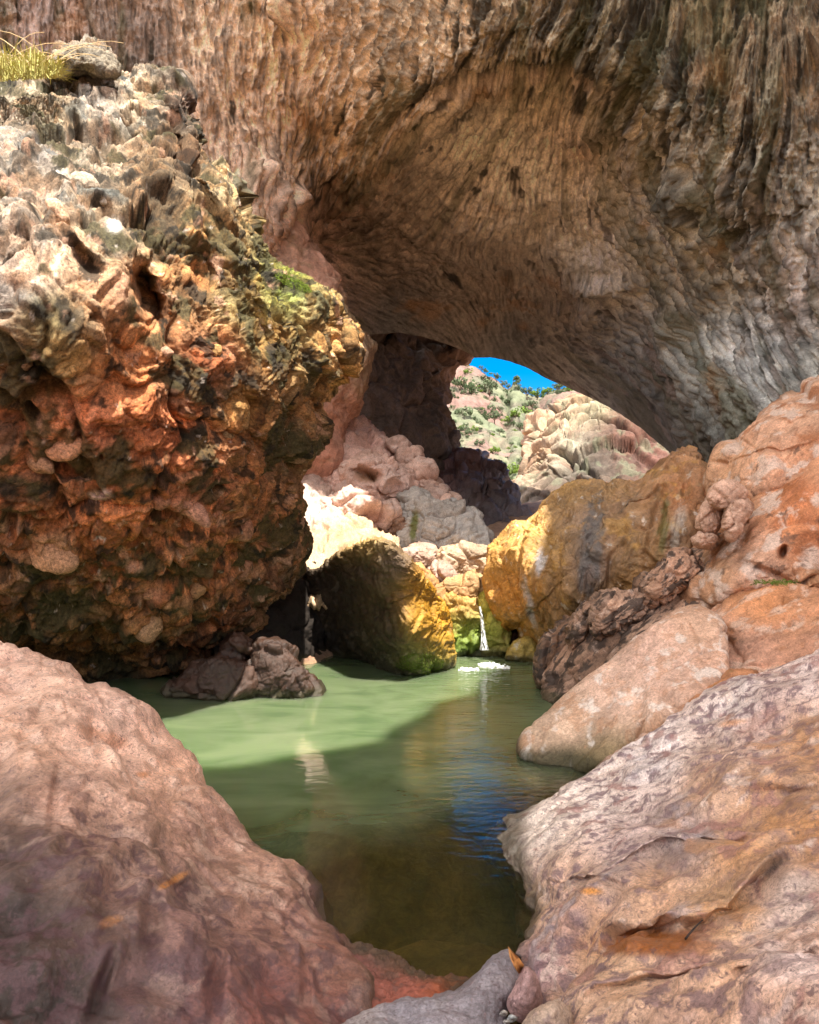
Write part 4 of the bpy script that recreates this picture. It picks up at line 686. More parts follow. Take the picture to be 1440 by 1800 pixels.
for lb, pl, c_, dd_ in [('pale pink upright block wedged beside the ochre boulder', [(1228, 925), (1232, 895), (1245, 880), (1262, 885), (1272, 905), (1262, 928), (1245, 938)], (1249, 908), 12.6),
                        ('small pink block under the upright pale one', [(1222, 950), (1235, 938), (1258, 940), (1262, 952), (1248, 962), (1228, 960)], (1242, 950), 12.3),
                        ('brown knobbly block above the upright pale one', [(1245, 875), (1255, 855), (1285, 850), (1305, 865), (1300, 890), (1275, 895), (1255, 888)], (1276, 872), 12.2),
                        ('rough brown block right of the upright pale one', [(1272, 925), (1280, 895), (1310, 880), (1325, 895), (1305, 925), (1285, 945)], (1298, 912), 11.9)]:
    rock('block', lb, 'block', pl, c_, [(0, 0, dd_)], crag(.06, .4, .05, .3, .012, .05), dict(at=[(0, 0, .52, .34, .25)], over=[((.25, .13, .08), .2, .2, .2, .6)]), M_pale, N=60, bulge=.25, back=.8, p=3, group=G_blk)
G_slab = 'dark banded slabs on the right bank'
darkc = dict(axis=38, mst=(.4, 1, 1.5), mottle=.5, at=[(1000, 1150, .26, .16, .11), (1100, 1040, .36, .23, .16), (1200, 1000, .40, .24, .16), (1250, 980, .44, .26, .17)], over=[((.05, .035, .028), .22, .0, .12, .9, (.5, 1, 1.6)), ((.52, .38, .30), .25, .35, .2, .6)], cellvar=[.2])
SLN = (-.35, .25, .9)
SM_ = lambda **k: dict(lump=(.08, .6), warp=(.12, .4), cells=[(.10, .5, 'facet'), (.04, .2, 'facet')], fine=[(.035, .2), (.014, .06), (.005, .02)], **k)
rock('banded_slab', 'long dark layered slab sloping down into the pool', 'rock slab', [(952, 1235), (955, 1200), (975, 1165), (1010, 1120), (1050, 1085), (1110, 1060), (1170, 1030), (1215, 985), (1260, 940), (1300, 930), (1330, 975), (1310, 1060), (1250, 1110), (1180, 1150), (1100, 1200), (1020, 1240), (975, 1255)], (1130, 1105), [(960, 1235, 13.6), (1030, 1120, 13.8), (1120, 1120, 12.9), (1200, 1010, 13.6), (1280, 960, 13.2), (1240, 1090, 12.4)],
     dict(lump=(.08, .6), warp=(.06, .4), cells=[(.10, .45, 'facet')], fine=[(.03, .2), (.012, .06)], axis=38, stretch=(.3, .8, 1.8), strata=(.07, .26, (-.62, .1, .78))), darkc, M_pale, N=300, bulge=.5, back=1.6, group=G_slab)
rock('banded_slab', 'rounded dark speckled boulder lying between the ochre boulder and the layered slab', 'rock slab', [(1040, 1110), (1042, 1082), (1062, 1058), (1100, 1042), (1135, 1040), (1150, 1060), (1140, 1085), (1105, 1102), (1065, 1120)], (1095, 1080), [(1050, 1100, 13.1), (1140, 1050, 12.9)], dict(SM_()), darkc, M_pale, N=130, bulge=.5, back=1.2, group=G_slab)
rock('banded_slab', 'brown speckled boulder above the rounded dark one', 'rock slab', [(1120, 1050), (1125, 1018), (1160, 995), (1190, 978), (1225, 975), (1232, 1000), (1210, 1030), (1180, 1055), (1145, 1068)], (1175, 1022), [(1130, 1040, 13.0), (1220, 990, 12.8)], dict(SM_()), darkc, M_pale, N=130, bulge=.5, back=1.2, group=G_slab)
rock('banded_slab', 'small dark wedge of rock pressed against the foot of the ochre boulder', 'rock slab', [(1000, 1130), (1005, 1095), (1025, 1065), (1055, 1045), (1085, 1035), (1080, 1055), (1050, 1080), (1035, 1110), (1020, 1140)], (1035, 1090), [(1010, 1120, 13.6), (1070, 1045, 13.6)], dict(SM_()), darkc, M_pale, N=110, bulge=.4, back=1.2, group=G_slab)
rock('banded_slab', 'narrow dark fin of rock at the waterline below the ochre boulder', 'rock slab', [(942, 1195), (950, 1140), (968, 1112), (992, 1090), (1012, 1088), (1014, 1120), (1005, 1155), (985, 1190), (960, 1215)], (980, 1145), [(960, 1190, 14.8), (1010, 1100, 14.4)],
     dict(SM_(), stretch=(1, 1, .6)), dict(darkc, at=[(0, 0, .22, .12, .07)]), M_wet, N=110, bulge=.4, back=1.2, group=G_slab)
rock('pale_slab', 'cream and pink tapered slab slanting down to its tip in the pool', 'rock slab', [(914, 1318), (922, 1298), (945, 1268), (985, 1232), (1030, 1195), (1085, 1152), (1130, 1112), (1170, 1088), (1222, 1074), (1258, 1084), (1276, 1112), (1276, 1160), (1262, 1205), (1210, 1243), (1150, 1285), (1100, 1315), (1058, 1346), (1000, 1356), (945, 1346), (920, 1335)], (1110, 1215),
     [(925, 1315, 10.1), (1000, 1350, 9.75), (1100, 1240, 9.8), (1250, 1090, 10.9), (1230, 1220, 9.5), (1050, 1185, 11.0), (1160, 1100, 11.2)], dict(lump=(.05, 1.1), cells=[(.12, .9, 'facet'), (.02, .3, 'facet')], axis=40, stretch=(.6, 1, 1.2), warp=(.15, .6), fine=[(.012, .25), (.006, .06), (.003, .02)], dents=[(1220, 1120, 30, 5, 60, .06), (1190, 1105, 14, 18, 0, .08)]),
     dict(at=[(950, 1310, .60, .42, .30), (1000, 1280, .62, .43, .31), (1080, 1220, .62, .42, .32), (1160, 1160, .60, .40, .31), (1230, 1100, .56, .36, .25), (1250, 1170, .52, .32, .23), (1000, 1352, .10, .08, .03), (935, 1342, .12, .09, .03), (1060, 1340, .22, .16, .08), (980, 1348, .08, .06, .025), (960, 1350, .08, .06, .025), (1030, 1350, .1, .08, .03)], over=[((.74, .68, .62), .40, .14, .25, .6, (1.6, 1, .35)), ((.42, .22, .12), .5, .2, .15, .5, (1.5, 1, .5)), ((.50, .28, .17), .4, .3, .2, .45), ((.30, .18, .12), .15, .5, .1, .5)],
          spots=[(1225, 1130, 18, 5, 80, (.30, .17, .10), .5)]), M_pale, N=300, bulge=.45, p=8, back=1.3)
rock('brown_ledge', 'narrow brown ledge running under the pale slab towards the water', 'rock ledge', [(1030, 1372), (1060, 1340), (1120, 1300), (1190, 1255), (1240, 1215), (1280, 1185), (1330, 1180), (1340, 1230), (1260, 1290), (1150, 1350), (1060, 1400)], (1180, 1290), [(1060, 1360, 9.2), (1280, 1210, 8.8)], dict(smooth(.08, .5, .015, .06), strata=(.06, .12, (.3, .3, .9))),
     dict(at=[(1250, 1210, .42, .19, .09), (1100, 1310, .40, .26, .19), (1150, 1280, .44, .29, .22)], over=[((.10, .10, .03), .3, .3, .2, .5)]), M_pale, N=150, bulge=.4, back=1)

# ------------------------------------------------------------------ foreground boulders
PURP = (.085, .042, .048)
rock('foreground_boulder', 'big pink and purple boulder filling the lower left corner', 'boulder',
     [(-420, 1250), (-250, 1100), (-60, 1108), (0, 1126), (50, 1143), (85, 1160), (120, 1180), (150, 1205), (185, 1212), (220, 1228), (248, 1252), (264, 1285), (285, 1305), (330, 1328), (368, 1362), (405, 1400), (440, 1450), (474, 1495), (515, 1530), (545, 1560), (575, 1603), (600, 1640), (625, 1665), (642, 1690), (648, 1730), (658, 1790), (665, 1900), (600, 2100), (100, 2300), (-450, 2000)], (130, 1620),
     [(0, 1140, 6.6), (180, 1230, 6.3), (265, 1310, 6.1), (420, 1450, 5.3), (560, 1610, 4.7), (630, 1750, 4.1), (300, 1450, 4.9), (100, 1300, 5.3), (-50, 1500, 3.7), (250, 1650, 3.5), (450, 1750, 3.6), (0, 1800, 2.7), (250, 1900, 2.9), (-300, 1500, 3.2), (200, 2200, 2.2)],
     dict(dk=1.15, axis=8, lump=(.20, 1.2), ridge=(.08, 1.1), stretch=(1.7, 1, .40), warp=(.15, .5), cells=[(.012, .6, 'facet')], fine=[(.009, .25), (.004, .06), (.0025, .02)],
          dents=[(160, 1258, 60, 9, 18, .12), (172, 1225, 6, 28, -10, .10), (270, 1265, 6, 25, 0, .08), (165, 1320, 14, 40, -10, .14), (215, 1310, 26, 10, 10, .10), (260, 1630, 18, 55, 0, .13), (360, 1720, 16, 70, 5, .11), (195, 1650, 30, 16, -20, .05), (180, 1740, 12, 60, 15, .08), (310, 1550, 40, 8, -25, .08), (400, 1620, 12, 50, -15, .07), (500, 1640, 12, 60, -20, .06), (440, 1500, 10, 60, -30, .06), (90, 1420, 8, 60, 5, .06), (540, 1720, 8, 60, -5, .07)]),
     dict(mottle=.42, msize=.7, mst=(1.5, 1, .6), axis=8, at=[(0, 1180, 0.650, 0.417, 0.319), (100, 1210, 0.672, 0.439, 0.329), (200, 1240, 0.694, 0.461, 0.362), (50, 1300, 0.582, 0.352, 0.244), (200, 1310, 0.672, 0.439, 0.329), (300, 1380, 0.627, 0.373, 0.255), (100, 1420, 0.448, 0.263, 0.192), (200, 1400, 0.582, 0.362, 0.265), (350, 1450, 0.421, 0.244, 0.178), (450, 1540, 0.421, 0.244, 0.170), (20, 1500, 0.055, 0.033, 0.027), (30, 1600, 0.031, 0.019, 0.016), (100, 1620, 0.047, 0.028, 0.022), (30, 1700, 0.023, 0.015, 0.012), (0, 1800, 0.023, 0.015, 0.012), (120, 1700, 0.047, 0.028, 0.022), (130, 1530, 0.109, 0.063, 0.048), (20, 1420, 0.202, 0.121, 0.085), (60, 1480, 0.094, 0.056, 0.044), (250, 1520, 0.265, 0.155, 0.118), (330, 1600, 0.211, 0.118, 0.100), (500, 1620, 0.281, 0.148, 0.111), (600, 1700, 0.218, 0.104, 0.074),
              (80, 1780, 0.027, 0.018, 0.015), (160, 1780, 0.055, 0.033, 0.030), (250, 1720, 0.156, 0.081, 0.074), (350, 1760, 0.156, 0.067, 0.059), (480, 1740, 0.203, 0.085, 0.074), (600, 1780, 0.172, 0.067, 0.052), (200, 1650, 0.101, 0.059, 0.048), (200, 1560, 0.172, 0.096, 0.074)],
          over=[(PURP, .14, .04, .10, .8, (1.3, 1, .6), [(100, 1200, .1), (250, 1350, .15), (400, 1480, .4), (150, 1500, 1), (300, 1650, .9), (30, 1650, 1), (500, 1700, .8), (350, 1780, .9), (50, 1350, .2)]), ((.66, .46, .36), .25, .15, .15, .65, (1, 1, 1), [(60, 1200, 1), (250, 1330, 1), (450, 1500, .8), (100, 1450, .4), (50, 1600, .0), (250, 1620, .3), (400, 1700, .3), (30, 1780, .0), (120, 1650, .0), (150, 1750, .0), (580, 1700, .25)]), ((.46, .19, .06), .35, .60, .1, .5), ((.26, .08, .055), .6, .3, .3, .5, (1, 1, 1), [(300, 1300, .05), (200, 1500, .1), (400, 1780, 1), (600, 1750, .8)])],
          spots=[(185, 1295, 60, 12, 20, (.50, .22, .11), .5), (305, 1548, 34, 6, -30, (.52, .22, .06), .8), (195, 1620, 24, 10, -20, (.40, .18, .07), .6), (250, 1362, 12, 6, 0, (.56, .24, .10), .7)]),
     M_front, N=560, bulge=1.0, p=2.4, back=2.5)
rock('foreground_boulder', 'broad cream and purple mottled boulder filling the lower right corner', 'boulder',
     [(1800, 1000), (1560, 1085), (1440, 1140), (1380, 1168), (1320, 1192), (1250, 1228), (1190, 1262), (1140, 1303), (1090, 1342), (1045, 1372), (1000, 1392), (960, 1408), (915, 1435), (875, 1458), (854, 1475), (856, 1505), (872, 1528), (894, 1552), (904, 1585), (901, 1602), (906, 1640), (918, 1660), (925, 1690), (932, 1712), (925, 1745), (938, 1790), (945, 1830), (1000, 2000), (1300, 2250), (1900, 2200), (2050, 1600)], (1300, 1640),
     [(862, 1485, 7.1), (1000, 1400, 7.0), (1150, 1300, 7.4), (1440, 1150, 8.0), (1700, 1060, 8), (1000, 1500, 5.9), (920, 1600, 5.6), (1200, 1400, 5.9), (1440, 1350, 5.3), (1100, 1600, 4.4), (1300, 1550, 4.1), (930, 1730, 4.3), (1150, 1720, 3.5), (1440, 1600, 3.5), (1440, 1780, 2.6), (1000, 1800, 3.4), (1200, 2000, 2.3), (1900, 1700, 2.6)],
     dict(dk=1.7, axis=33, lump=(.17, .9), ridge=(.09, .55), stretch=(.6, .7, 1.9), warp=(.15, .4), cells=[(.025, .5, 'facet')], fine=[(.018, .2), (.008, .06), (.003, .02)],
          dents=[(1140, 1652, 100, 26, -3, .22), (1040, 1566, 60, 6, 5, .10), (1200, 1510, 140, 10, -20, .12), (1380, 1405, 90, 12, -10, .10), (1330, 1580, 90, 10, -30, .12), (1150, 1760, 120, 10, -25, .08), (1380, 1720, 80, 12, -25, .09), (1240, 1640, 20, 40, 40, .08), (905, 1600, 20, 10, 0, .1), (1270, 1350, 90, 6, -32, .05)]),
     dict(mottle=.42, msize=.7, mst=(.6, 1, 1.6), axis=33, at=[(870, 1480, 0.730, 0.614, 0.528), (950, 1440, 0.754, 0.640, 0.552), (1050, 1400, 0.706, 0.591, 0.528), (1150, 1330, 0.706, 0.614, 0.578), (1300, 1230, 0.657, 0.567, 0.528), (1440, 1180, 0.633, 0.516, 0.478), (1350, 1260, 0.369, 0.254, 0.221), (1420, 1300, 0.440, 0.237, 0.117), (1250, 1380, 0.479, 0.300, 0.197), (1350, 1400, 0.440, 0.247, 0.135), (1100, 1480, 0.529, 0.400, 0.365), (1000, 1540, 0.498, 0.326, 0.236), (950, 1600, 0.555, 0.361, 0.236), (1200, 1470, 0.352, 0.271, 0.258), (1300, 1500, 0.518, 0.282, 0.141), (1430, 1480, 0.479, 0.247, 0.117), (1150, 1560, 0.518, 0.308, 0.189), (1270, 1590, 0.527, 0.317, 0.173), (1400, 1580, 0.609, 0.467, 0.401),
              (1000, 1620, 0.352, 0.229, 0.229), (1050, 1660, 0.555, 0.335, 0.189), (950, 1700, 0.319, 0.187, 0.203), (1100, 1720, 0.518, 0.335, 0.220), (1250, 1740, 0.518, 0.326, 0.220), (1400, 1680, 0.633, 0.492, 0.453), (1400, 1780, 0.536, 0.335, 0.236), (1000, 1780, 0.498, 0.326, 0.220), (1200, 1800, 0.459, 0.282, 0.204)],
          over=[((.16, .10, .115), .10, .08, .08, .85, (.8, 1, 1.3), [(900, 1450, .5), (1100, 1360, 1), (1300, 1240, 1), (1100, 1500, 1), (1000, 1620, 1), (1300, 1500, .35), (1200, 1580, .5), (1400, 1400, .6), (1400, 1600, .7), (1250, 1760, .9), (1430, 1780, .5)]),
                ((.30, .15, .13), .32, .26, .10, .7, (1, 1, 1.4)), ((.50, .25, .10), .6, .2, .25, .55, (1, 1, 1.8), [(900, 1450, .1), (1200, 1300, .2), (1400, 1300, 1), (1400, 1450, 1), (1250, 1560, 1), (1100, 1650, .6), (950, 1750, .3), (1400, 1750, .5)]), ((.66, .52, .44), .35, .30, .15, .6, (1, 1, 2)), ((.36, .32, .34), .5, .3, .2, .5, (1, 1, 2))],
          spots=[(1140, 1655, 105, 26, -3, (.26, .085, .018), 1), (1040, 1566, 24, 8, 0, (.58, .24, .04), .9), (1240, 1665, 20, 14, 0, (.42, .20, .09), .6), (1290, 1270, 30, 6, -10, (.56, .26, .10), .6), (1330, 1270, 14, 50, 60, (.44, .24, .18), .4)]),
     M_front, N=600, bulge=.8, p=2.4, back=2.5)
rock('grey_rock', 'smooth bluish grey rock between the two foreground boulders', 'rock', [(520, 1840), (580, 1812), (640, 1785), (700, 1765), (760, 1748), (805, 1738), (835, 1712), (862, 1688), (885, 1670), (900, 1672), (912, 1698), (912, 1730), (895, 1770), (885, 1820), (860, 1960), (650, 2000)], (740, 1850), [(600, 1800, 3.7), (890, 1680, 4.4), (750, 1780, 4.0), (750, 1950, 3.2)],
     dict(lump=(.05, .4), fine=[(.015, .12), (.005, .04)]), dict(at=[(700, 1780, .25, .23, .26), (880, 1690, .20, .18, .20), (640, 1795, .36, .32, .32)], over=[((.36, .33, .35), .2, .15, .25, .5), ((.30, .16, .15), .08, .45, .08, .6)]), M_front, N=200, bulge=.3, back=.8)
rock('red_rock', 'dark red wet rock at the near edge of the pool left of the grey one', 'rock', [(560, 1640), (612, 1654), (650, 1668), (700, 1690), (745, 1710), (780, 1722), (815, 1722), (835, 1735), (820, 1770), (700, 1850), (580, 1850)], (680, 1750), [(620, 1670, 5.0), (800, 1730, 4.7), (700, 1800, 4.2)],
     dict(lump=(.07, .3), fine=[(.03, .1), (.01, .03)]), dict(at=[(640, 1680, .26, .10, .08), (720, 1720, .30, .09, .06), (800, 1730, .44, .10, .03)], over=[((.12, .06, .05), .12, .15, .15, .6)]), M_wet, N=140, bulge=.3, back=.8)
rock('pebble', 'rounded dull pink stone squeezed against the right foreground boulder', 'pebble', [(892, 1760), (905, 1735), (918, 1705), (930, 1700), (948, 1720), (955, 1760), (945, 1790), (920, 1800), (900, 1785)], (924, 1755), [(0, 0, 3.9)], dict(lump=(.02, .2), fine=[(.006, .05)]), dict(at=[(0, 0, .36, .22, .21)], over=[((.2, .13, .14), .08, .3, .2, .5)]), M_front, N=60, bulge=.15, back=.4)
rock('pebble', 'tan mottled stone at the very bottom right of the grey rock', 'pebble', [(915, 1815), (925, 1785), (950, 1768), (985, 1762), (1010, 1800), (1000, 1850), (930, 1860)], (960, 1810), [(0, 0, 3.3)], dict(lump=(.02, .2), fine=[(.006, .05)]), dict(at=[(0, 0, .44, .32, .24)], over=[((.2, .13, .14), .08, .2, .2, .5)]), M_front, N=60, bulge=.15, back=.4)
for i, (x, y, r, c3, lb) in enumerate([(886, 1781, 7, (.5, .47, .42), 'tiny white stone left of a speckled grey one at the bottom'), (900, 1790, 9, (.36, .38, .38), 'tiny speckled grey stone caught beside the grey rock'), (891, 1797, 6, (.55, .52, .48), 'tiny pale stone lowest in the crack beside the grey rock')]):
    rock('pebble', lb, 'pebble', [(x + r * math.cos(k) * (1 + .2 * math.sin(3 * k + i)), y + r * .8 * math.sin(k)) for k in np.arange(0, 6.2, .9)], (x, y), [(0, 0, 3.75)], dict(fine=[(.004, .02)]), dict(at=[(0, 0, *c3)], over=[((.12, .12, .12), .02, .2, .1, .6)]), M_front, N=24, bulge=.03, back=.06, K=4)

# ------------------------------------------------------------------ plants, falling water, small things
def leaf_mesh(cs, nr, L, W, rs, up=.3):
    """small leaf quads: centres cs, facing nr, length L, width W"""
    n = len(cs); a = rs.normal(size=(n, 3)); a = np.cross(nr, a); a /= np.linalg.norm(a, axis=1, keepdims=True) + 1e-9; b = np.cross(nr, a)
    l = (L * rs.uniform(.6, 1.3, n))[:, None]; w_ = (W * rs.uniform(.6, 1.3, n))[:, None]
    v = np.stack([cs - a * l, cs + b * w_ + nr * w_ * .3, cs + a * l, cs - b * w_ + nr * w_ * .3], 1).reshape(-1, 3)
    return v, np.arange(4 * n).reshape(n, 4)
def tube(pts, r0, r1, k=5):
    pts = np.array(pts, float); n = len(pts); v = []; q = []
    for i, p in enumerate(pts):
        d = pts[min(i + 1, n - 1)] - pts[max(i - 1, 0)]; d /= np.linalg.norm(d) + 1e-9
        a = np.cross(d, [.31, .52, .8]); a /= np.linalg.norm(a); b = np.cross(d, a); r = r0 + (r1 - r0) * i / (n - 1)
        for j in range(k): t = 2 * math.pi * j / k; v.append(p + r * (a * math.cos(t) + b * math.sin(t)))
    for i in range(n - 1):
        for j in range(k): q.append((i * k + j, i * k + (j + 1) % k, (i + 1) * k + (j + 1) % k, (i + 1) * k + j))
    return np.array(v), np.array(q)
def join(parts):
    V, Q, o = [], [], 0
    for v, q in parts: V.append(v); Q.append(q + o); o += len(v)
    return np.vstack(V), np.vstack(Q)
M_leaf = [plain_mat('leaf_grey_green', (.10, .13, .07), .8, .1, .5, 3), plain_mat('leaf_dark_green', (.06, .09, .04), .8, .1, .5, 3), plain_mat('leaf_bright_green', (.13, .20, .035), .8, .1, .4, 3)]
M_bark = plain_mat('bark', (.12, .085, .06), .9, .1, .3, 10)
M_grass = plain_mat('dry_grass', (.38, .36, .12), .8, .1, .4, 6); M_moss = plain_mat('moss_green', (.12, .17, .025), .9, .1, .5, 30); M_straw = plain_mat('straw', (.55, .42, .24), .8, .1, .2, 6)
def empty(name, loc, label, cat, group=None):
    o = bpy.data.objects.new(name, None); scene.collection.objects.link(o); o.location = loc; o.empty_display_size = .1; return tag(o, label, cat, group)
def make_shrub(kind, seed):
    rs = np.random.RandomState(seed)
    lab = ['grey green rounded bush on the sunlit hillside beyond the arch', 'dark green dense bush on the sunlit hillside beyond the arch', 'bright yellow green bush on the sunlit hillside beyond the arch'][kind]
    root = empty('shrub', (0, 0, 0), lab, 'bush', 'bushes dotted over the hillside')
    ps = [tube([(0, 0, -.25), (0, 0, .2), (.03, .02, .5)], .06, .04)]
    for k in range(5): a = k * 1.256 + rs.rand(); ps.append(tube([(0, 0, .1), (.25 * math.cos(a), .25 * math.sin(a), .45), (.5 * math.cos(a), .5 * math.sin(a), .8)], .035, .015, 4))
    v, q = join(ps); t = link_mesh('trunk', v, q, None, None, M_bark, parent=root, smooth=False)
    cl = []
    for k in range(13):
        a = rs.rand() * 6.28; r = .75 * math.sqrt(rs.rand()); h = .35 + .75 * rs.rand() * (1 - .5 * r); c = np.array([r * math.cos(a), r * math.sin(a), h])
        m = 38; d = rs.normal(size=(m, 3)); d /= np.linalg.norm(d, axis=1, keepdims=True); cl.append(leaf_mesh(c + d * (.16 + .2 * rs.rand()) * rs.uniform(.6, 1.05, (m, 1)), d, .085, .05, rs))
    v, q = join(cl); link_mesh('crown', v, q, None, None, M_leaf[kind], parent=root, smooth=False)
    return root
def copy_tree(o):
    r = o.copy(); scene.collection.objects.link(r)
    for ch in o.children: c = ch.copy(); scene.collection.objects.link(c); c.parent = r
    return r
hp, hPX, hPY, _hd = hill; hc = hp.reshape(-1, 3); hx, hy = hPX.ravel(), hPY.ravel()
protos = [make_shrub(k, 40 + k) for k in range(3)]; usedp = [False] * 3; rs = np.random.RandomState(12); placed = []
big = [(905, 738, 12, 2), (893, 748, 9, 2), (867, 803, 11, 2), (860, 700, 14, 0), (830, 700, 12, 1), (815, 740, 14, 0), (808, 690, 12, 0), (850, 680, 12, 1), (870, 745, 10, 0), (905, 845, 14, 2), (890, 862, 12, 0), (920, 735, 12, 2), (945, 705, 12, 2), (925, 700, 10, 0), (820, 665, 9, 2), (842, 790, 8, 0), (925, 790, 9, 1), (915, 760, 8, 0), (1000, 684, 9, 2), (980, 690, 9, 0), (962, 697, 8, 2), (935, 720, 9, 0), (848, 740, 9, 1), (825, 770, 8, 0)]
tries = 0
while len(placed) < 285 and tries < 9000:
    tries += 1
    if len(placed) < len(big): x, y, s_, kd = big[len(placed)]
    else:
        x, y = rs.uniform(792, 1010), rs.uniform(644, 905); s_ = rs.uniform(2.4, 6.5) * (1 if y > 690 else .75); kd = rs.choice([0, 0, 0, 1, 1, 2])
        if x > 950 and y > 700: continue
        if any((x - a) ** 2 + (y - b) ** 2 < (s_ + c) ** 2 * .22 for a, b, c in placed): continue
    k = int(np.argmin((hx - x) ** 2 + (hy - y) ** 2)); c = hc[k]
    if abs(hy[k] - y) > 8: y = hy[k]
    placed.append((x, y, s_)); o = protos[kd] if not usedp[kd] else copy_tree(protos[kd]); usedp[kd] = True
    sc_ = s_ / F * c[1] / .85 * 1.35; o.location = c + np.array([0, -.6, .2]); o.scale = (sc_, sc_, sc_ * rs.uniform(.8, 1.3)); o.rotation_euler = (0, 0, rs.rand() * 6.28)

# grass on the crest of the big boulder
def grass():
    rs = np.random.RandomState(5); root = empty('grass_tuft', (-6.2, 12.2, 11), 'yellow green grass tuft with dry stalks on top of the big boulder', 'grass tuft')
    vs_, qs_ = [], []; parts = []; straw = []
    for k in range(1500):
        x = rs.uniform(-60, 108) ; y0 = 138 - 0.06 * x + rs.uniform(-12, 6); Y = rs.uniform(10.8, 12.4); b = P(x, y0, Y); h = rs.uniform(.06, .34) * rs.uniform(.5, 1.5) * (1 if x < 80 else .5); a = rs.rand() * 6.28; ln = rs.uniform(.05, .28)
        d = np.array([math.cos(a), math.sin(a), 0]); s_ = np.array([-d[1], d[0], 0]) * .008
        p0, p1, p2 = b, b + d * ln * .35 + [0, 0, h * .7], b + d * ln + [0, 0, h]
        parts.append((np.array([p0 - s_, p0 + s_, p1 + s_, p1 - s_]), np.array([[0, 1, 2, 3]]))); parts.append((np.array([p1 - s_, p1 + s_, p2 + s_ * .2, p2 - s_ * .2]), np.array([[0, 1, 2, 3]])))
    for k in range(26):
        x = rs.uniform(-20, 100); b = P(x, 122, rs.uniform(11, 12)); a = rs.uniform(-.8, .8) + (0 if rs.rand() < .6 else 3.14); L = rs.uniform(.5, 1.3)
        straw.append(tube([b + np.array([math.cos(a) * L * t, math.sin(a) * L * .3 * t, L * (.95 * t - .6 * t * t)]) for t in np.linspace(0, 1, 7)], .007, .004, 3))
    v, q = join(parts); link_mesh('blades', v, q, None, None, M_grass, parent=root, smooth=False)
    v, q = join(straw); link_mesh('stalks', v, q, None, None, M_straw, parent=root)
grass()
def moss_patch(name, label, rk, x, y, rx, ry, n, size, mat, seed, cat='moss', ang=0):
    rs = np.random.RandomState(seed); cs, ns = [], []; ca, sa = math.cos(rad(ang)), math.sin(rad(ang))
    co, px, py, nn = ROCKS[rk]
    sx = 720 + co[:, 0] / co[:, 1] * F; sy = HOR - (co[:, 2] - HC) / co[:, 1] * F
    u = ((sx - x) * ca + (sy - y) * sa) / rx; v = (-(sx - x) * sa + (sy - y) * ca) / ry; m = np.where(u * u + v * v < 1)[0]
    if len(m) == 0: return
    m = rs.choice(m, n); d = nn[m] + rs.normal(size=(n, 3)) * .6; d /= np.linalg.norm(d, axis=1, keepdims=True)
    v, q = leaf_mesh(co[m] + nn[m] * (rs.rand(n, 1) * size * 1.5) + rs.normal(size=(n, 3)) * size * .4, d, size, size * .5, rs)
    o = link_mesh(name, v, q, None, None, mat, smooth=False); tag(o, label, cat)
moss_patch('moss_patch', 'bright green moss on the right shoulder of the big boulder', 'conglomerate_boulder', 515, 498, 36, 9, 3000, .014, M_moss, 1, ang=25)
moss_patch('moss_patch', 'green moss on the sunlit waterline of the dark boulder', 'wet_boulder', 738, 1166, 42, 18, 3500, .014, M_moss, 2)
moss_patch('moss_patch', 'small dark moss cushion under the pale slab', 'brown_ledge', 1105, 1290, 28, 8, 700, .016, M_moss, 3, ang=-35)
def fern():
    rs = np.random.RandomState(9); root = empty('fern', P(1362, 1024, 9.95), 'small green fern growing on the ledge below the big rust stained boulder', 'fern'); fr = []
    for k in range(46):
        b = P(rs.uniform(1330, 1392), 1026 + rs.uniform(-2, 4), rs.uniform(9.6, 10.0)); a = rs.rand() * 6.28; L = rs.uniform(.06, .16)
        pts = np.array([b + np.array([math.cos(a) * L * t, math.sin(a) * L * t, L * (1.0 * t - .9 * t * t)]) for t in np.linspace(0, 1, 7)]); d = np.repeat(pts[1:], 3, 0)
        n_ = np.tile([0, 0, 1.], (len(d), 1)) + rs.normal(size=d.shape) * .4; n_ /= np.linalg.norm(n_, axis=1, keepdims=True); fr.append(leaf_mesh(d + rs.normal(size=d.shape) * .006, n_, .014, .007, rs))
    v, q = join(fr); link_mesh('fronds', v, q, None, None, M_leaf[2], parent=root, smooth=False)
fern()
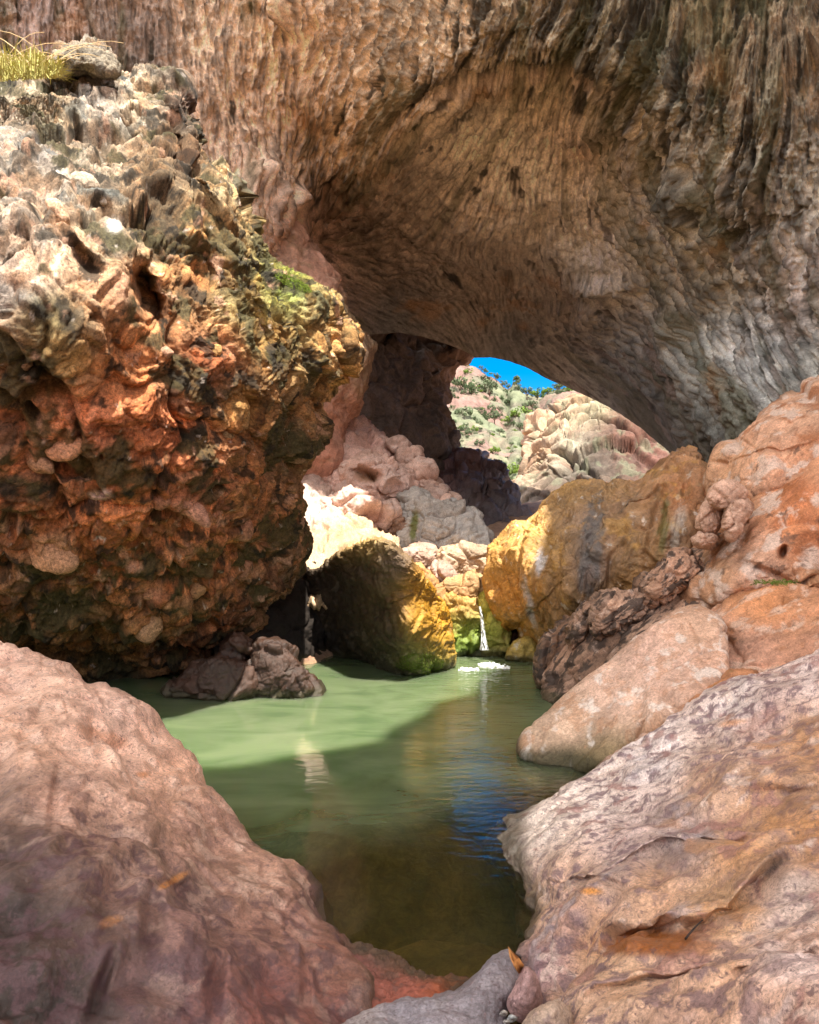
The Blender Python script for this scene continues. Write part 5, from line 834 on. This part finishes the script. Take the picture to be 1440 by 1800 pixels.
# waterfall
def falls():
    m = bpy.data.materials.new('falling_water'); m.use_nodes = True; n = m.node_tree.nodes; l = m.node_tree.links; b = n['Principled BSDF']
    b.inputs['Base Color'].default_value = (.8, .84, .86, 1); b.inputs['Roughness'].default_value = .25
    tc = n.new('ShaderNodeTexCoord'); mp = n.new('ShaderNodeMapping'); mp.inputs['Scale'].default_value = (28, 28, 4); t = n.new('ShaderNodeTexNoise'); t.inputs['Scale'].default_value = 1; t.inputs['Detail'].default_value = 4
    l.new(tc.outputs['Object'], mp.inputs[0]); l.new(mp.outputs[0], t.inputs[0]); r = n.new('ShaderNodeMapRange'); r.inputs[1].default_value = .4; r.inputs[2].default_value = .6; r.inputs[3].default_value = .0; r.inputs[4].default_value = .8; l.new(t.outputs[0], r.inputs[0]); l.new(r.outputs[0], b.inputs['Alpha'])
    root = empty('waterfall', P(852, 1142, 17.9), 'thin white waterfall dropping over the mossy step into the pool', 'waterfall')
    pts = [(843, 1066, 18.9, 4), (845, 1074, 18.55, 4), (847, 1090, 18.35, 5), (849, 1108, 18.25, 6), (850, 1122, 18.15, 8), (851, 1134, 18.05, 11), (851, 1143, 18.0, 14)]
    v = []; 
    for (x, y, Y, w_) in pts:
        for k in range(9): t_ = k / 4 - 1; v.append(P(x + .6 * w_ * t_, y, Y - .18 * math.sqrt(max(0, 1 - t_ * t_)) + .03 * math.sin(k * 2.1 + y)))
    q = [(i * 9 + k, i * 9 + k + 1, (i + 1) * 9 + k + 1, (i + 1) * 9 + k) for i in range(len(pts) - 1) for k in range(8)]
    link_mesh('cascade', np.array(v), q, None, None, m, parent=root)
    rs = np.random.RandomState(2)
    for (cx, cy, rx, ry, a) in ((1.98, 17.75, .34, .42, 0), (1.35, 17.2, .26, .22, 0), (2.25, 17.4, .16, .2, 0)):
        g = np.linspace(-1, 1, 40); A, B = np.meshgrid(g, g, indexing='ij'); r_ = np.hypot(A, B); p = np.stack([cx + A.ravel() * rx, cy + B.ravel() * ry, 0 * A.ravel()], -1)
        h = .03 * np.clip(1 - r_.ravel() ** 2, -2.5, 1) + .07 * fbm(p * 11, 4, 3) - .02; p[:, 2] = h; idx = np.arange(1600).reshape(40, 40)
        link_mesh('foam', p, np.stack([idx[:-1, :-1], idx[1:, :-1], idx[1:, 1:], idx[:-1, 1:]], -1).reshape(-1, 4), None, None, M_foam, parent=root)
M_foam = plain_mat('foam', (.75, .78, .78), .6, .3, .1, 20)
falls()
# twig and leaf
def twig():
    a, na = surf_at('foreground_boulder', 1238, 1622); b, nb = surf_at('foreground_boulder', 1206, 1655)
    pts = [b + [0, 0, .012], b * .5 + a * .5 + [0, 0, .03], a + [0, 0, .02]]; pts = [pts[0] * (1 - t) ** 2 + 2 * pts[1] * t * (1 - t) + pts[2] * t * t for t in np.linspace(0, 1, 6)]
    v, q = tube(pts, .006, .003, 6); o = link_mesh('twig', v, q, None, None, plain_mat('dark_bark', (.03, .022, .02), .8), smooth=True); tag(o, 'thin dark twig lying at the edge of the rusty hollow on the right foreground boulder', 'twig')
twig()
def dead_leaf():
    m = plain_mat('dead_leaf', (.46, .20, .06), .6, .3, .3, 40)
    c = [(893, 1664), (900, 1672), (912, 1684), (921, 1697), (920, 1707), (912, 1712), (904, 1700), (896, 1682)]; Ys = [4.1, 4.12, 4.1, 4.1, 4.12, 4.08, 4.02, 4.05]
    f_ = np.array([P(x, y, Y) for (x, y), Y in zip(c, Ys)]); k_ = f_ + np.array([0, .003, .002]); v = np.vstack([f_, f_.mean(0, keepdims=True) + [[0, -.02, .01]], k_, k_.mean(0, keepdims=True) + [[0, -.017, .01]]])
    t = [(8, i, (i + 1) % 8) for i in range(8)] + [(17, 9 + (i + 1) % 8, 9 + i) for i in range(8)]; q = [(i, 9 + i, 9 + (i + 1) % 8, (i + 1) % 8) for i in range(8)]
    o = link_mesh('dead_leaf', v, q, t, None, m); tag(o, 'orange brown dead leaf standing between the grey rock and the right foreground boulder', 'leaf')
dead_leaf()
